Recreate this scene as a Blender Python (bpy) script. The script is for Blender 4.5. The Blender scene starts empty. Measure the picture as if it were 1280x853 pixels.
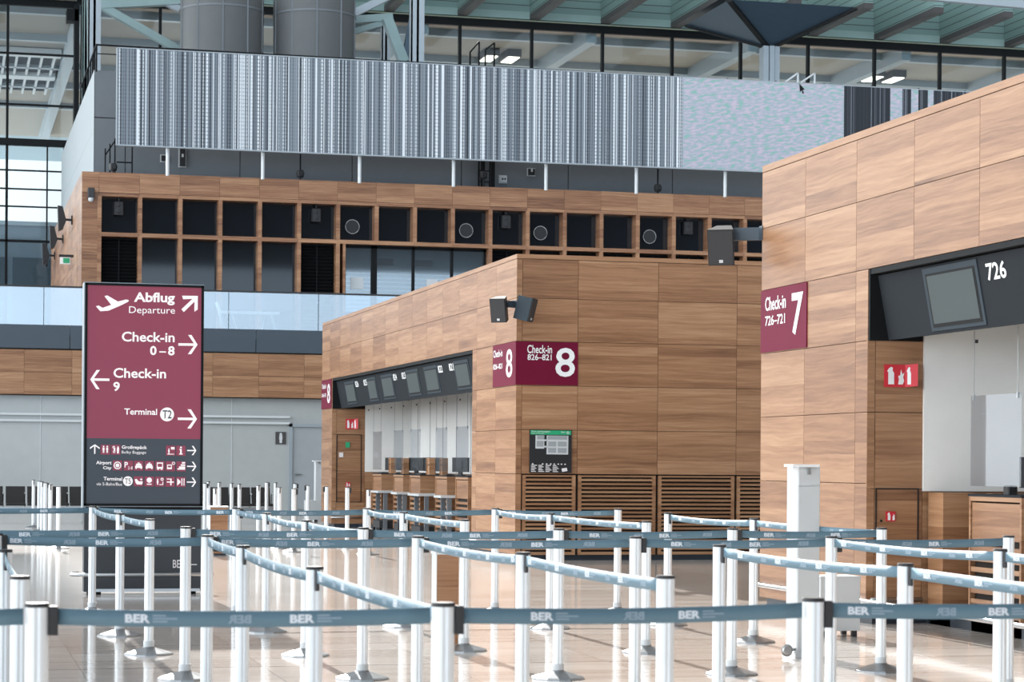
import bpy, math, random
from mathutils import Vector, Matrix
random.seed(7)
C = bpy.context.scene.collection
# ---------------------------------------------------------------- camera
F, CX, HY, ROLL, HC, TH = 2800.0, 640.0, 578.0, 0.0075, 1.435, math.radians(14.2)
def ray(px, py):
    dx = px - CX; dy = py - HY
    x = dx*math.cos(ROLL) - dy*math.sin(ROLL); y = dy*math.cos(ROLL) + dx*math.sin(ROLL)
    xc = x/F; up = -y/F
    return (xc*math.cos(TH) + math.sin(TH), math.cos(TH) - xc*math.sin(TH), up)
def fl(px, py, z=0.0):
    d = ray(px, py); t = (z-HC)/d[2]; return (d[0]*t, d[1]*t, z)
def atY(px, py, Y):
    d = ray(px, py); t = Y/d[1]; return (d[0]*t, Y, HC + d[2]*t)
def atX(px, py, X):
    d = ray(px, py); t = X/d[0]; return (X, d[1]*t, HC + d[2]*t)
cam = bpy.data.cameras.new('camera'); co = bpy.data.objects.new('camera', cam); C.objects.link(co)
cam.sensor_fit = 'HORIZONTAL'; cam.sensor_width = 36.0; cam.lens = F/1280*36.0
cam.shift_y = (HY-426.5)/1280; cam.clip_end = 1000
cam.dof.use_dof = True; cam.dof.focus_distance = 26.0; cam.dof.aperture_fstop = 7.5
co.location = (0, 0, HC)
co.matrix_world = Matrix.Translation((0, 0, HC)) @ Matrix.Rotation(-TH, 4, 'Z') @ Matrix.Rotation(math.pi/2, 4, 'X') @ Matrix.Rotation(ROLL, 4, 'Z')
bpy.context.scene.camera = co
# ---------------------------------------------------------------- world, sun, exposure
vs = bpy.context.scene.view_settings
vs.view_transform = 'Standard'; vs.look = 'None'; vs.gamma = 1.0; vs.use_curve_mapping = False; vs.exposure = 0.42
W = bpy.data.worlds.new('sky'); bpy.context.scene.world = W; W.use_nodes = True
wn = W.node_tree.nodes; wl = W.node_tree.links; wn.clear()
tc = wn.new('ShaderNodeTexCoord'); sp = wn.new('ShaderNodeSeparateXYZ'); wl.new(tc.outputs['Generated'], sp.inputs[0])
def rng(o, a, b, c, d):
    mr = wn.new('ShaderNodeMapRange'); wl.new(sp.outputs[o], mr.inputs['Value'])
    for k, v in zip(('From Min', 'From Max', 'To Min', 'To Max'), (a, b, c, d)): mr.inputs[k].default_value = v
    return mr.outputs[0]
def madd(a, b, op='ADD'):
    n = wn.new('ShaderNodeMath'); n.operation = op; wl.new(a, n.inputs[0]); wl.new(b, n.inputs[1]); return n.outputs[0]
# bright sky on the glazed left side, blue-white sky low behind the viewpoint
front = madd(rng('Y', -0.4, -0.95, 0.0, 1.0), rng('Z', 0.10, 0.35, 1.0, 0.15), 'MULTIPLY')
k9 = wn.new('ShaderNodeMath'); k9.operation = 'MULTIPLY_ADD'; wl.new(front, k9.inputs[0]); k9.inputs[1].default_value = 0.9
lft = madd(rng('X', 0.25, -0.9, 0.0, 3.1), rng('Z', 0.25, 0.75, 1.0, 0.22), 'MULTIPLY')
kb = wn.new('ShaderNodeMath'); kb.operation = 'ADD'; wl.new(lft, kb.inputs[0]); kb.inputs[1].default_value = 0.45
wl.new(kb.outputs[0], k9.inputs[2])
bg = wn.new('ShaderNodeBackground'); wl.new(k9.outputs[0], bg.inputs['Strength'])
cm = wn.new('ShaderNodeMix'); cm.data_type = 'RGBA'; wl.new(front, cm.inputs[0]); cm.inputs[6].default_value = (0.90, 0.96, 1.0, 1); cm.inputs[7].default_value = (0.64, 0.82, 1.0, 1)
wl.new(cm.outputs[2], bg.inputs['Color'])
ow = wn.new('ShaderNodeOutputWorld'); wl.new(bg.outputs[0], ow.inputs[0])
sun = bpy.data.lights.new('sun', 'SUN'); sun.energy = 7.8; sun.angle = math.radians(0.6); sun.color = (1.0, 0.96, 0.91)
so = bpy.data.objects.new('sun', sun); C.objects.link(so)
SD = Vector((0.01, -1.0, -math.tan(math.radians(25.0)))); so.rotation_euler = SD.to_track_quat('-Z', 'Y').to_euler()

# ---------------------------------------------------------------- materials
def mat(name, col, rough=0.6, metal=0.0, spec=0.5, emit=None, es=0.0, alpha=1.0, trans=0.0):
    m = bpy.data.materials.new(name); m.use_nodes = True
    nt = m.node_tree; b = nt.nodes['Principled BSDF']
    b.inputs['Roughness'].default_value = rough; b.inputs['Metallic'].default_value = metal
    b.inputs['Specular IOR Level'].default_value = spec
    b.inputs['Transmission Weight'].default_value = trans; b.inputs['Alpha'].default_value = alpha
    n = nt.nodes.new('ShaderNodeTexNoise'); n.inputs['Scale'].default_value = 3.0; n.inputs['Detail'].default_value = 5
    g = nt.nodes.new('ShaderNodeNewGeometry'); nt.links.new(g.outputs['Position'], n.inputs['Vector'])
    r = nt.nodes.new('ShaderNodeMapRange'); nt.links.new(n.outputs['Fac'], r.inputs['Value'])
    r.inputs['To Min'].default_value = 0.93; r.inputs['To Max'].default_value = 1.07
    v = nt.nodes.new('ShaderNodeVectorMath'); v.operation = 'SCALE'; v.inputs[0].default_value = col
    nt.links.new(r.outputs[0], v.inputs['Scale']); nt.links.new(v.outputs[0], b.inputs['Base Color'])
    if emit: b.inputs['Emission Color'].default_value = (*emit, 1); b.inputs['Emission Strength'].default_value = es
    return m
class NB:
    """small node helper"""
    def __init__(s, m): s.t = m.node_tree; s.b = s.t.nodes['Principled BSDF']
    def math(s, op, a, b=None, c=None):
        n = s.t.nodes.new('ShaderNodeMath'); n.operation = op
        for i, v in enumerate((a, b, c)):
            if v is None: continue
            if isinstance(v, (int, float)): n.inputs[i].default_value = v
            else: s.t.links.new(v, n.inputs[i])
        return n.outputs[0]
    def comb(s, x, y, z):
        n = s.t.nodes.new('ShaderNodeCombineXYZ')
        for i, v in enumerate((x, y, z)):
            if isinstance(v, (int, float)): n.inputs[i].default_value = v
            else: s.t.links.new(v, n.inputs[i])
        return n.outputs[0]
    def pos(s):
        g = s.t.nodes.new('ShaderNodeNewGeometry'); q = s.t.nodes.new('ShaderNodeSeparateXYZ')
        s.t.links.new(g.outputs['Position'], q.inputs[0]); return q.outputs
    def noise(s, vec, scale=1, detail=4, rough=0.5):
        n = s.t.nodes.new('ShaderNodeTexNoise'); s.t.links.new(vec, n.inputs['Vector'])
        n.inputs['Scale'].default_value = scale; n.inputs['Detail'].default_value = detail; n.inputs['Roughness'].default_value = rough
        return n.outputs['Fac']
    def white(s, vec):
        n = s.t.nodes.new('ShaderNodeTexWhiteNoise'); n.noise_dimensions = '3D'; s.t.links.new(vec, n.inputs['Vector']); return n.outputs['Value']
    def ramp(s, f, stops):
        n = s.t.nodes.new('ShaderNodeValToRGB'); s.t.links.new(f, n.inputs[0]); e = n.color_ramp.elements
        while len(e) < len(stops): e.new(0.5)
        for k, (p, c) in zip(e, stops): k.position = p; k.color = (*c, 1)
        return n.outputs[0]
    def base(s, o): s.t.links.new(o, s.b.inputs['Base Color'])
def bare(name, rough, spec=0.5, metal=0.0):
    m = bpy.data.materials.new(name); m.use_nodes = True; b = m.node_tree.nodes['Principled BSDF']
    b.inputs['Roughness'].default_value = rough; b.inputs['Specular IOR Level'].default_value = spec; b.inputs['Metallic'].default_value = metal
    return m, NB(m)
def wood(name, stops, plank=0.13, rough=0.38):
    m, n = bare(name, rough, 0.4)
    a = n.t.nodes.new('ShaderNodeAttribute'); a.attribute_name = 'tone'; t = a.outputs['Fac']
    p = n.pos(); u = n.math('ADD', p[0], p[1]); v = p[2]
    pid = n.math('FLOOR', n.math('ADD', n.math('DIVIDE', v, plank), n.math('MULTIPLY', t, 9.0)))
    w = n.white(n.comb(pid, n.math('MULTIPLY', t, 37.0), 3.0))
    wav = n.noise(n.comb(n.math('MULTIPLY', u, 0.8), n.math('MULTIPLY', v, 3.0), n.math('MULTIPLY', t, 60.0)), 1.5, 3)
    gv = n.comb(n.math('ADD', n.math('MULTIPLY', u, 1.1), n.math('MULTIPLY', w, 40.0)), n.math('ADD', n.math('MULTIPLY', v, 26.0), n.math('MULTIPLY', wav, 3.0)), n.math('MULTIPLY', t, 90.0))
    g = n.noise(gv, 1.0, 6, 0.6)
    f = n.math('ADD', n.math('MULTIPLY', w, 0.24), n.math('ADD', n.math('MULTIPLY', g, 0.78), n.math('MULTIPLY', t, 0.14)))
    n.base(n.ramp(n.math('MULTIPLY', f, 0.95), stops))
    return m
WD = [(0.26, (0.17, 0.076, 0.038)), (0.46, (0.28, 0.137, 0.068)), (0.60, (0.36, 0.188, 0.098)), (0.82, (0.47, 0.275, 0.155))]
M = {}
M['wood'] = wood('oak_panel', WD)
M['wood_far'] = wood('oak_panel_upper', [(0.28, (0.15, 0.062, 0.032)), (0.5, (0.29, 0.135, 0.068)), (0.80, (0.48, 0.26, 0.14))], 0.17)
M['gap'] = mat('dark_joint', (0.02, 0.015, 0.012), 0.9)
M['plinth'] = mat('dark_plinth', (0.02, 0.028, 0.04), 0.4)
M['anthracite'] = mat('anthracite_panel', (0.030, 0.034, 0.039), 0.75, 0, 0.04)
M['slate'] = mat('slate_blue_band', (0.05, 0.068, 0.088), 0.35)
M['black'] = mat('black_plastic', (0.012, 0.012, 0.014), 0.5)
M['blackmetal'] = mat('black_metal', (0.006, 0.007, 0.008), 0.6, 0, 0.2)
M['greyplastic'] = mat('grey_plastic', (0.045, 0.058, 0.07), 0.6, 0, 0.1)
M['post'] = mat('silver_white_post', (0.80, 0.83, 0.85), 0.35, 0.15)
M['chrome'] = mat('brushed_steel', (0.42, 0.43, 0.44), 0.3, 1.0)
M['footsteel'] = mat('dull_steel', (0.30, 0.31, 0.32), 0.38, 1.0)
M['pedestal'] = mat('pedestal_grey', (0.055, 0.06, 0.068), 0.5, 0, 0.3)
M['steel'] = mat('painted_steel_grey', (0.33, 0.37, 0.40), 0.4, 0.2)
M['steelgreen'] = mat('painted_steel_green', (0.24, 0.33, 0.33), 0.5)
M['ductmetal'] = mat('duct_cladding', (0.115, 0.12, 0.122), 0.5, 0.0, 0.3)
M['concrete'] = mat('grey_cladding', (0.15, 0.165, 0.18), 0.55)
M['concrete_lit_pale'] = mat('grey_cladding_lit_pale', (0.34, 0.37, 0.385), 0.6)  # grey cladding paled as if side-lit; also the pale gallery room wall
M['whitepanel'] = mat('white_panel', (0.86, 0.85, 0.82), 0.3)
M['whitewall'] = mat('white_glass_wall', (0.42, 0.435, 0.43), 0.15)
M['white'] = mat('white_print', (0.88, 0.88, 0.88), 0.5)
M['offwhite'] = mat('pale_print', (0.80, 0.76, 0.76), 0.5)
M['doorgrey'] = mat('grey_door', (0.33, 0.35, 0.365), 0.35)
M['maroon'] = mat('maroon_sign', (0.155, 0.008, 0.033), 0.5, 0, 0.12)
M['maroonled'] = mat('maroon_display', (0.25, 0.035, 0.07), 0.35, emit=(0.30, 0.035, 0.075), es=0.12)
M['darkled'] = mat('charcoal_display', (0.045, 0.055, 0.07), 0.35)
M['ledwhite'] = mat('lit_lettering', (0.75, 0.72, 0.72), 0.4, emit=(0.8, 0.76, 0.77), es=0.35)
M['red'] = mat('fire_red', (0.62, 0.02, 0.035), 0.4)
M['green'] = mat('safety_green', (0.02, 0.36, 0.16), 0.4)
M['screen'] = mat('switched_off_screen', (0.065, 0.08, 0.082), 0.35, 0, 0.12)
M['belt'] = mat('blue_grey_webbing', (0.115, 0.205, 0.265), 0.6)
M['beltprint'] = mat('white_belt_print', (0.72, 0.78, 0.85), 0.6)
M['beltghost'] = mat('faded_belt_print', (0.27, 0.36, 0.44), 0.6)
M['leather'] = mat('black_upholstery', (0.010, 0.008, 0.008), 0.55)
M['palebox'] = mat('pale_grey_metal', (0.62, 0.64, 0.65), 0.4, 0.1)
M['soffit'] = mat('canopy_soffit', (0.34, 0.31, 0.265), 0.8)
M['darkglass'] = mat('dark_glass', (0.006, 0.008, 0.012), 0.04, 0, 0.7)
M['lamp'] = mat('lamp_glow', (1, 1, 1), 0.5, emit=(1.0, 0.9, 0.72), es=3.0)
M['voiddark'] = mat('skylight_void', (0.022, 0.02, 0.022), 1.0, 0, 0.0)
M['canopyblue'] = mat('canopy_edge_blue', (0.30, 0.38, 0.43), 0.7)
M['bluelevel'] = mat('dull_blue_facade', (0.16, 0.20, 0.24), 0.5)
M['rubber'] = mat('dark_rubber', (0.03, 0.03, 0.033), 0.6)
# clear glass: thin sheet, mostly see-through with a weak mirror
def glass(name, tint, refl=0.12, mul=1.0):
    m = bpy.data.materials.new(name); m.use_nodes = True; nt = m.node_tree; nt.nodes.clear()
    o = nt.nodes.new('ShaderNodeOutputMaterial'); t = nt.nodes.new('ShaderNodeBsdfTransparent'); t.inputs[0].default_value = (*tint, 1)
    g = nt.nodes.new('ShaderNodeBsdfGlossy'); g.inputs['Roughness'].default_value = 0.03
    mx = nt.nodes.new('ShaderNodeMixShader'); fr = nt.nodes.new('ShaderNodeFresnel'); fr.inputs[0].default_value = 1.45
    a = nt.nodes.new('ShaderNodeMath'); a.operation = 'MULTIPLY_ADD'; a.inputs[1].default_value = mul; a.inputs[2].default_value = refl
    nt.links.new(fr.outputs[0], a.inputs[0]); nt.links.new(a.outputs[0], mx.inputs[0])
    nt.links.new(t.outputs[0], mx.inputs[1]); nt.links.new(g.outputs[0], mx.inputs[2]); nt.links.new(mx.outputs[0], o.inputs[0])
    return m
M['glass'] = glass('window_glass', (0.88, 0.93, 0.94), 0.0, 0.8)
M['railglass'] = glass('balustrade_glass', (0.66, 0.74, 0.80), 0.33)
M['acrylic'] = glass('acrylic_screen', (0.86, 0.87, 0.89), 0.0, 0.2)
M['doorglass'] = glass('door_glass', (0.75, 0.82, 0.86), 0.22)
M['cellglass'] = glass('smoked_glass', (0.30, 0.33, 0.36), 0.06)
# polished stone floor
m, n = bare('polished_stone_floor', 0.10, 0.5); M['floor'] = m
p = n.pos(); X, Y = p[0], p[1]
row = n.math('FLOOR', n.math('DIVIDE', Y, 0.62)); rr = n.white(n.comb(row, 1.0, 2.0))
col = n.math('FLOOR', n.math('DIVIDE', n.math('ADD', X, 0.35), 1.25))
tid = n.white(n.comb(row, col, 5.0))
vein = n.noise(n.comb(n.math('ADD', n.math('MULTIPLY', X, 0.9), n.math('MULTIPLY', tid, 20.0)), n.math('MULTIPLY', Y, 9.0), n.math('MULTIPLY', tid, 9.0)), 1.0, 6, 0.6)
big = n.noise(n.comb(X, Y, 0.0), 0.5, 3)
f = n.math('ADD', n.math('MULTIPLY', vein, 0.6), n.math('ADD', n.math('MULTIPLY', tid, 0.18), n.math('MULTIPLY', big, 0.2)))
colr = n.ramp(f, [(0.25, (0.44, 0.38, 0.335)), (0.5, (0.60, 0.545, 0.50)), (0.8, (0.74, 0.70, 0.66))])
jy = n.math('LESS_THAN', n.math('FRACT', n.math('DIVIDE', Y, 0.62)), n.math('ADD', n.math('MULTIPLY', n.math('GREATER_THAN', rr, 0.45), 0.035), 0.012))
jx = n.math('LESS_THAN', n.math('FRACT', n.math('DIVIDE', n.math('ADD', X, 0.35), 1.25)), 0.005)
jj = n.math('MAXIMUM', n.math('MULTIPLY', jy, 0.85), n.math('MULTIPLY', jx, 0.5))
mx = n.t.nodes.new('ShaderNodeMix'); mx.data_type = 'RGBA'; n.t.links.new(jj, mx.inputs[0]); n.t.links.new(colr, mx.inputs[6]); mx.inputs[7].default_value = (0.10, 0.07, 0.055, 1)
n.base(mx.outputs[2])
# led ribbon: fine vertical bars over a dark lattice
def ledmat(name, kind):
    m, n = bare(name, 0.35, 0.4); p = n.pos(); X, Z = p[0], p[2]
    w = n.white(n.comb(n.math('FLOOR', n.math('MULTIPLY', X, 39.0)), 1.0, 1.0))
    mo = n.noise(n.comb(n.math('MULTIPLY', X, 2.2), 0.0, 0.0), 1.0, 2)
    if kind == 'grey':
        r2 = n.math('LESS_THAN', n.math('FRACT', n.math('MULTIPLY', Z, 9.0)), 0.25)
        v = n.math('SUBTRACT', n.math('ADD', n.math('ADD', w, 0.09), n.math('MULTIPLY', mo, 0.14)), n.math('MULTIPLY', r2, 0.1))
        n.base(n.ramp(v, [(0.18, (0.012, 0.016, 0.025)), (0.42, (0.13, 0.155, 0.185)), (0.88, (0.22, 0.25, 0.285)), (0.99, (0.68, 0.72, 0.76))]))
    elif kind == 'lit':
        st = n.noise(n.comb(n.math('MULTIPLY', X, 4.5), n.math('MULTIPLY', n.math('SUBTRACT', Z, n.math('MULTIPLY', X, 0.13)), 14.0), 0.0), 1.0, 3)
        c = n.ramp(st, [(0.34, (0.16, 0.33, 0.28)), (0.48, (0.27, 0.30, 0.36)), (0.62, (0.38, 0.335, 0.40))])
        n.base(c); n.t.links.new(c, n.b.inputs['Emission Color']); n.b.inputs['Emission Strength'].default_value = 0.28
    else:
        n.base(n.ramp(w, [(0.7, (0.012, 0.014, 0.02)), (0.9, (0.05, 0.055, 0.07)), (0.99, (0.22, 0.24, 0.28))]))
    return m
M['led_grey'] = ledmat('led_lattice_grey', 'grey'); M['led_lit'] = ledmat('led_lattice_lit', 'lit'); M['led_dark'] = ledmat('led_lattice_dark', 'dark')
# green planked coffers
m, n = bare('green_boards', 0.6); M['boards'] = m; p = n.pos()
fz = n.math('FRACT', n.math('MULTIPLY', p[2], 3.2)); ln = n.math('LESS_THAN', fz, 0.10)
n.base(n.ramp(ln, [(0.0, (0.17, 0.265, 0.25)), (1.0, (0.03, 0.05, 0.05))]))
M['greenlight'] = mat('pale_green_edge', (0.26, 0.37, 0.35), 0.6)
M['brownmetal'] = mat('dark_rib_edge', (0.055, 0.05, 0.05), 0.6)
M['pyramid'] = mat('blue_grey_capital', (0.07, 0.105, 0.14), 0.6, 0, 0.2)

# ---------------------------------------------------------------- mesh builder
class MB:
    def __init__(s): s.v = []; s.f = []; s.t = []; s.sm = []
    def add(s, vs, fs, tone=0.5, smooth=False):
        b = len(s.v); s.v += [tuple(v) for v in vs]; s.f += [tuple(i+b for i in f) for f in fs]; s.t += [tone]*len(fs); s.sm += [smooth]*len(fs)
        return s
    def box(s, x0, x1, y0, y1, z0, z1, tone=0.5):
        if x0 > x1: x0, x1 = x1, x0
        if y0 > y1: y0, y1 = y1, y0
        if z0 > z1: z0, z1 = z1, z0
        return s.add([(x0,y0,z0),(x1,y0,z0),(x1,y1,z0),(x0,y1,z0),(x0,y0,z1),(x1,y0,z1),(x1,y1,z1),(x0,y1,z1)],
              [(0,3,2,1),(4,5,6,7),(0,1,5,4),(1,2,6,5),(2,3,7,6),(3,0,4,7)], tone)
    def bbox(s, x0, x1, y0, y1, z0, z1, b=0.01, tone=0.5):
        """box with chamfered vertical and top edges"""
        r = [(x0+b,y0),(x1-b,y0),(x1,y0+b),(x1,y1-b),(x1-b,y1),(x0+b,y1),(x0,y1-b),(x0,y0+b)]
        i = [(x0+2*b,y0+b),(x1-2*b,y0+b),(x1-b,y0+2*b),(x1-b,y1-2*b),(x1-2*b,y1-b),(x0+2*b,y1-b),(x0+b,y1-2*b),(x0+b,y0+2*b)]
        vs = [(a,c,z0) for a,c in r]+[(a,c,z1-b) for a,c in r]+[(a,c,z1) for a,c in i]
        fs = [tuple(reversed(range(8))), tuple(range(16,24))]
        for k in range(8):
            j = (k+1) % 8; fs += [(k,j,8+j,8+k),(8+k,8+j,16+j,16+k)]
        return s.add(vs, fs, tone)
    def hexa(s, p, tone=0.5):
        """eight corners: bottom four then top four"""
        return s.add(p, [(0,3,2,1),(4,5,6,7),(0,1,5,4),(1,2,6,5),(2,3,7,6),(3,0,4,7)], tone)
    def bar(s, a, b, w, h=None, up=(0,0,1), tone=0.5):
        a = Vector(a); b = Vector(b); h = h or w; d = (b-a).normalized(); u = Vector(up)
        if abs(d.dot(u)) > 0.98: u = Vector((1,0,0))
        r = d.cross(u).normalized()*w/2; q = r.cross(d).normalized()*h/2
        return s.hexa([a-r-q,a+r-q,b+r-q,b-r-q,a-r+q,a+r+q,b+r+q,b-r+q], tone)
    def lathe(s, cx, cy, prof, n=20, smooth=True, cap=True, tone=0.5):
        vs = []; fs = []
        for r, z in prof:
            for k in range(n): a = 2*math.pi*k/n; vs.append((cx+r*math.cos(a), cy+r*math.sin(a), z))
        for i in range(len(prof)-1):
            for k in range(n): j = (k+1) % n; fs.append((i*n+k, i*n+j, (i+1)*n+j, (i+1)*n+k))
        s.add(vs, fs, tone, smooth)
        if cap:
            s.add(vs[-n:], [tuple(range(n))], tone); s.add(vs[:n], [tuple(reversed(range(n)))], tone)
        return s
    def tube(s, pts, r, n=8, tone=0.5):
        pts = [Vector(p) for p in pts]; vs = []; fs = []
        for i, p in enumerate(pts):
            d = (pts[min(i+1, len(pts)-1)]-pts[max(i-1, 0)]).normalized(); u = Vector((0,0,1)) if abs(d.z) < 0.95 else Vector((1,0,0))
            a = d.cross(u).normalized(); b = a.cross(d)
            for k in range(n): t = 2*math.pi*k/n; vs.append(p+a*r*math.cos(t)+b*r*math.sin(t))
        for i in range(len(pts)-1):
            for k in range(n): j = (k+1) % n; fs.append((i*n+k, i*n+j, (i+1)*n+j, (i+1)*n+k))
        fs += [tuple(reversed(range(n))), tuple(range((len(pts)-1)*n, len(pts)*n))]
        return s.add(vs, fs, tone, True)
    def plate(s, pts, off):
        """polygon outline in space given depth by the vector off (front face is pts)"""
        n = len(pts); o = Vector(off); vs = [Vector(p) for p in pts]+[Vector(p)+o for p in pts]
        fs = [tuple(range(n)), tuple(reversed(range(n, 2*n)))]+[(k, n+k, n+(k+1) % n, (k+1) % n) for k in range(n)]
        return s.add(vs, fs)
    def build(s, name, m, parent=None, kind=None):
        off = parent_world(parent)
        me = bpy.data.meshes.new(name); me.from_pydata([(v[0]-off[0], v[1]-off[1], v[2]-off[2]) for v in s.v], [], s.f)
        me.polygons.foreach_set('use_smooth', s.sm)
        a = me.attributes.new('tone', 'FLOAT', 'FACE'); a.data.foreach_set('value', s.t)
        me.materials.append(m); me.update()
        o = bpy.data.objects.new(name, me); C.objects.link(o)
        if parent: o.parent = parent
        if kind: o['kind'] = kind
        return o
def parent_world(o):
    v = Vector((0,0,0))
    while o: v += o.location; o = o.parent
    return v
def thing(name, label, cat, loc=(0,0,0), group=None):
    o = bpy.data.objects.new(name, None); C.objects.link(o); o.location = loc; o.empty_display_size = 0.1
    o['label'] = label; o['category'] = cat
    if group: o['group'] = group
    return o
def tag(o, label, cat, group=None):
    o['label'] = label; o['category'] = cat
    if group: o['group'] = group
    return o
def copy_tree(o, parent=None):
    c = o.copy(); C.objects.link(c)
    if parent: c.parent = parent
    for ch in list(o.children): copy_tree(ch, c)
    return c
# text outlines, fetched once per string
TX = {}
def text2d(body, off=0.0):
    k = (body, off)
    if k not in TX:
        cu = bpy.data.curves.new('t', 'FONT'); cu.body = body; cu.size = 1; cu.resolution_u = 3; cu.offset = off; cu.fill_mode = 'FRONT'
        ob = bpy.data.objects.new('t', cu); C.objects.link(ob); bpy.context.view_layer.update()
        me = bpy.data.meshes.new_from_object(ob.evaluated_get(bpy.context.evaluated_depsgraph_get()))
        vs = [(v.co.x, v.co.y) for v in me.vertices]; fs = [tuple(p.vertices) for p in me.polygons]
        bpy.data.objects.remove(ob); bpy.data.curves.remove(cu); bpy.data.meshes.remove(me)
        x0 = min(v[0] for v in vs); x1 = max(v[0] for v in vs); y0 = min(v[1] for v in vs); y1 = max(v[1] for v in vs)
        TX[k] = ([((x-x0)/(x1-x0), (y-y0)/(y1-y0)) for x, y in vs], fs)
    return TX[k]
def put_text(mb, body, bl, br, tl, off=0.0):
    """fits the string into the parallelogram bottom-left, bottom-right, top-left"""
    vs, fs = text2d(body, off); bl = Vector(bl); a = Vector(br)-bl; b = Vector(tl)-bl
    mb.add([bl+a*x+b*y for x, y in vs], fs)
def textY(mb, body, x0, y0, x1, y1, Y, off=0.0):      # box in photo coordinates on the plane Y
    put_text(mb, body, atY(x0, y1, Y), atY(x1, y1, Y), atY(x0, y0, Y), off)
def polyY(mb, pts, Y, t=0.004):
    mb.plate([atY(x, y, Y) for x, y in reversed(pts)], (0, t, 0))
def circY(mb, cx, cy, r, Y, n=24, ri=None):
    P = [(cx+r*math.cos(2*math.pi*k/n), cy+r*math.sin(2*math.pi*k/n)) for k in range(n)]
    if ri is None: polyY(mb, P, Y); return
    Q = [(cx+ri*math.cos(2*math.pi*k/n), cy+ri*math.sin(2*math.pi*k/n)) for k in range(n)]
    for k in range(n): j = (k+1) % n; polyY(mb, [P[k], P[j], Q[j], Q[k]], Y)
def slabs(mb, axis, c, us, zs, out, th=0.02, g=0.006):
    """cladding boards: axis 'x' runs along X on plane Y=c, axis 'y' along Y on plane X=c; out = sign of the face"""
    for i in range(len(us)-1):
        for j in range(len(zs)-1):
            a, b = sorted((us[i], us[i+1])); z0, z1 = sorted((zs[j], zs[j+1])); t = random.random()
            if axis == 'x': mb.box(a+g/2, b-g/2, c, c-out*th, z0+g/2, z1-g/2, t)
            else: mb.box(c, c-out*th, a+g/2, b-g/2, z0+g/2, z1-g/2, t)

# ================================================================ SETTING
mb = MB(); mb.box(-60, 60, -70, 135, -0.3, 0.0); mb.build('floor', M['floor'], kind='structure')
# roof over the part of the hall behind the viewpoint
mb = MB(); mb.box(-70, 70, -62, -4, 18.5, 19.2); mb.build('ceiling', M['blackmetal'], kind='structure')
mb = MB(); mb.box(-9, 0.95, 58, 84, 23.0, 23.6); mb.build('unseen_shade_slab', M['steel'], kind='structure')  # unseen slab added above the view to shade the floor at left
BY = 64.3
# ground floor wall under the gallery
mb = MB(); mb.box(-14, 26, BY+0.3, BY+0.6, 0, 3.24)
mb.build('wall_back', M['whitewall'], kind='structure')
mb = MB()
for z in (2.51, 2.69): mb.box(-14, 9.68, BY+0.2, BY+0.3, z-0.03, z+0.03)
for x in [-8.2+1.35*k for k in range(13)]: mb.box(x-0.008, x+0.008, BY+0.285, BY+0.3, 0.05, 3.2)
mb.build('trim_1', M['palebox'], kind='structure')
mb = MB(); mb.box(-14, 26, BY+0.035, BY+0.05, 3.22, 4.50); mb.box(-14, 26, BY+0.0, BY+4.2, 4.52, 4.6); mb.box(-14, 26, BY+0.05, BY+0.6, 3.22, 3.3)
mb.build('wall_gallery_core', M['gap'], kind='structure')
mb = MB(); xs = [-14.2+1.3*k for k in range(32)]
x0 = atY(28.5, 470, BY)[0]; xs = sorted([x0+1.32*k for k in range(-12, 18)])
slabs(mb, 'x', BY, xs, [3.24, 3.86, 4.50], -1, 0.03)
mb.build('wall_gallery_cladding', M['wood'], kind='structure')
mb = MB(); xs = [atY(85, 430, BY)[0]+2.63*k for k in range(-7, 10)]
for i in range(len(xs)-1): mb.box(xs[i]+0.01, xs[i+1]-0.01, BY-0.03, BY+0.25, 4.54, 5.20)
mb.build('trim_2', M['slate'], kind='structure')
mb = MB(); mb.box(-14, 26, BY, 90, 4.9, 5.15); mb.build('floor_gallery', M['bluelevel'], kind='structure')
# gallery balustrade
bl = thing('glass_balustrade', 'glass balustrade with a dark handrail along the gallery above the grey band', 'balustrade', (5, BY, 5.2))
xs = [atY(52, 390, BY)[0]+2.6*k for k in range(-6, 10)]
for i in range(len(xs)-1):
    q = MB(); q.box(xs[i]+0.01, xs[i+1]-0.01, BY+0.05, BY+0.065, 5.2, 6.26); q.build('glass_pane', M['railglass'], bl)
q = MB(); q.box(xs[0], xs[-1], BY+0.02, BY+0.10, 6.26, 6.31); q.build('handrail', M['rubber'], bl)

# upper timber box with its window grid
UB = 68.0; XB = 3.90
cells_x = [4.52+1.2035*k for k in range(18)]
q = MB(); q.box(XB+0.05, 26.5, UB+0.9, UB+1.1, 5.15, 10.0); q.box(XB+0.05, 26.5, UB+0.03, 88, 9.85, 9.98)
q.box(XB+0.05, XB+0.4, UB+0.05, 88, 5.15, 9.98); q.build('wall_upper_core', M['gap'], kind='structure')
q = MB()
slabs(q, 'x', UB, [XB, 4.40]+[4.40+1.2035*k+0.0 for k in range(1, 19)], [9.42, 10.03], -1, 0.04)
slabs(q, 'x', UB, [XB, 4.40], [5.2, 5.85, 6.5, 7.15, 7.8, 8.45, 9.42], -1, 0.04)
q.build('wall_upper_cladding', M['wood_far'], kind='structure')
q = MB()
slabs(q, 'y', XB, [UB+0.0+1.25*k for k in range(17)], [5.2, 6.4, 7.6, 8.8, 10.03], -1, 0.04, 0.01)
q.build('wall_upper_side', M['wood_far'], kind='structure')
q = MB()
def frame_h(z0, z1, xa, xb): 
    x = xa
    while x < xb-0.01: q.box(x, min(x+1.2035, xb)-0.004, UB-0.02, UB+0.5, z0, z1, random.random()); x += 1.2035
frame_h(9.31, 9.41, 4.40, 26.2); frame_h(8.11, 8.23, 4.40, 26.2)
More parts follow.
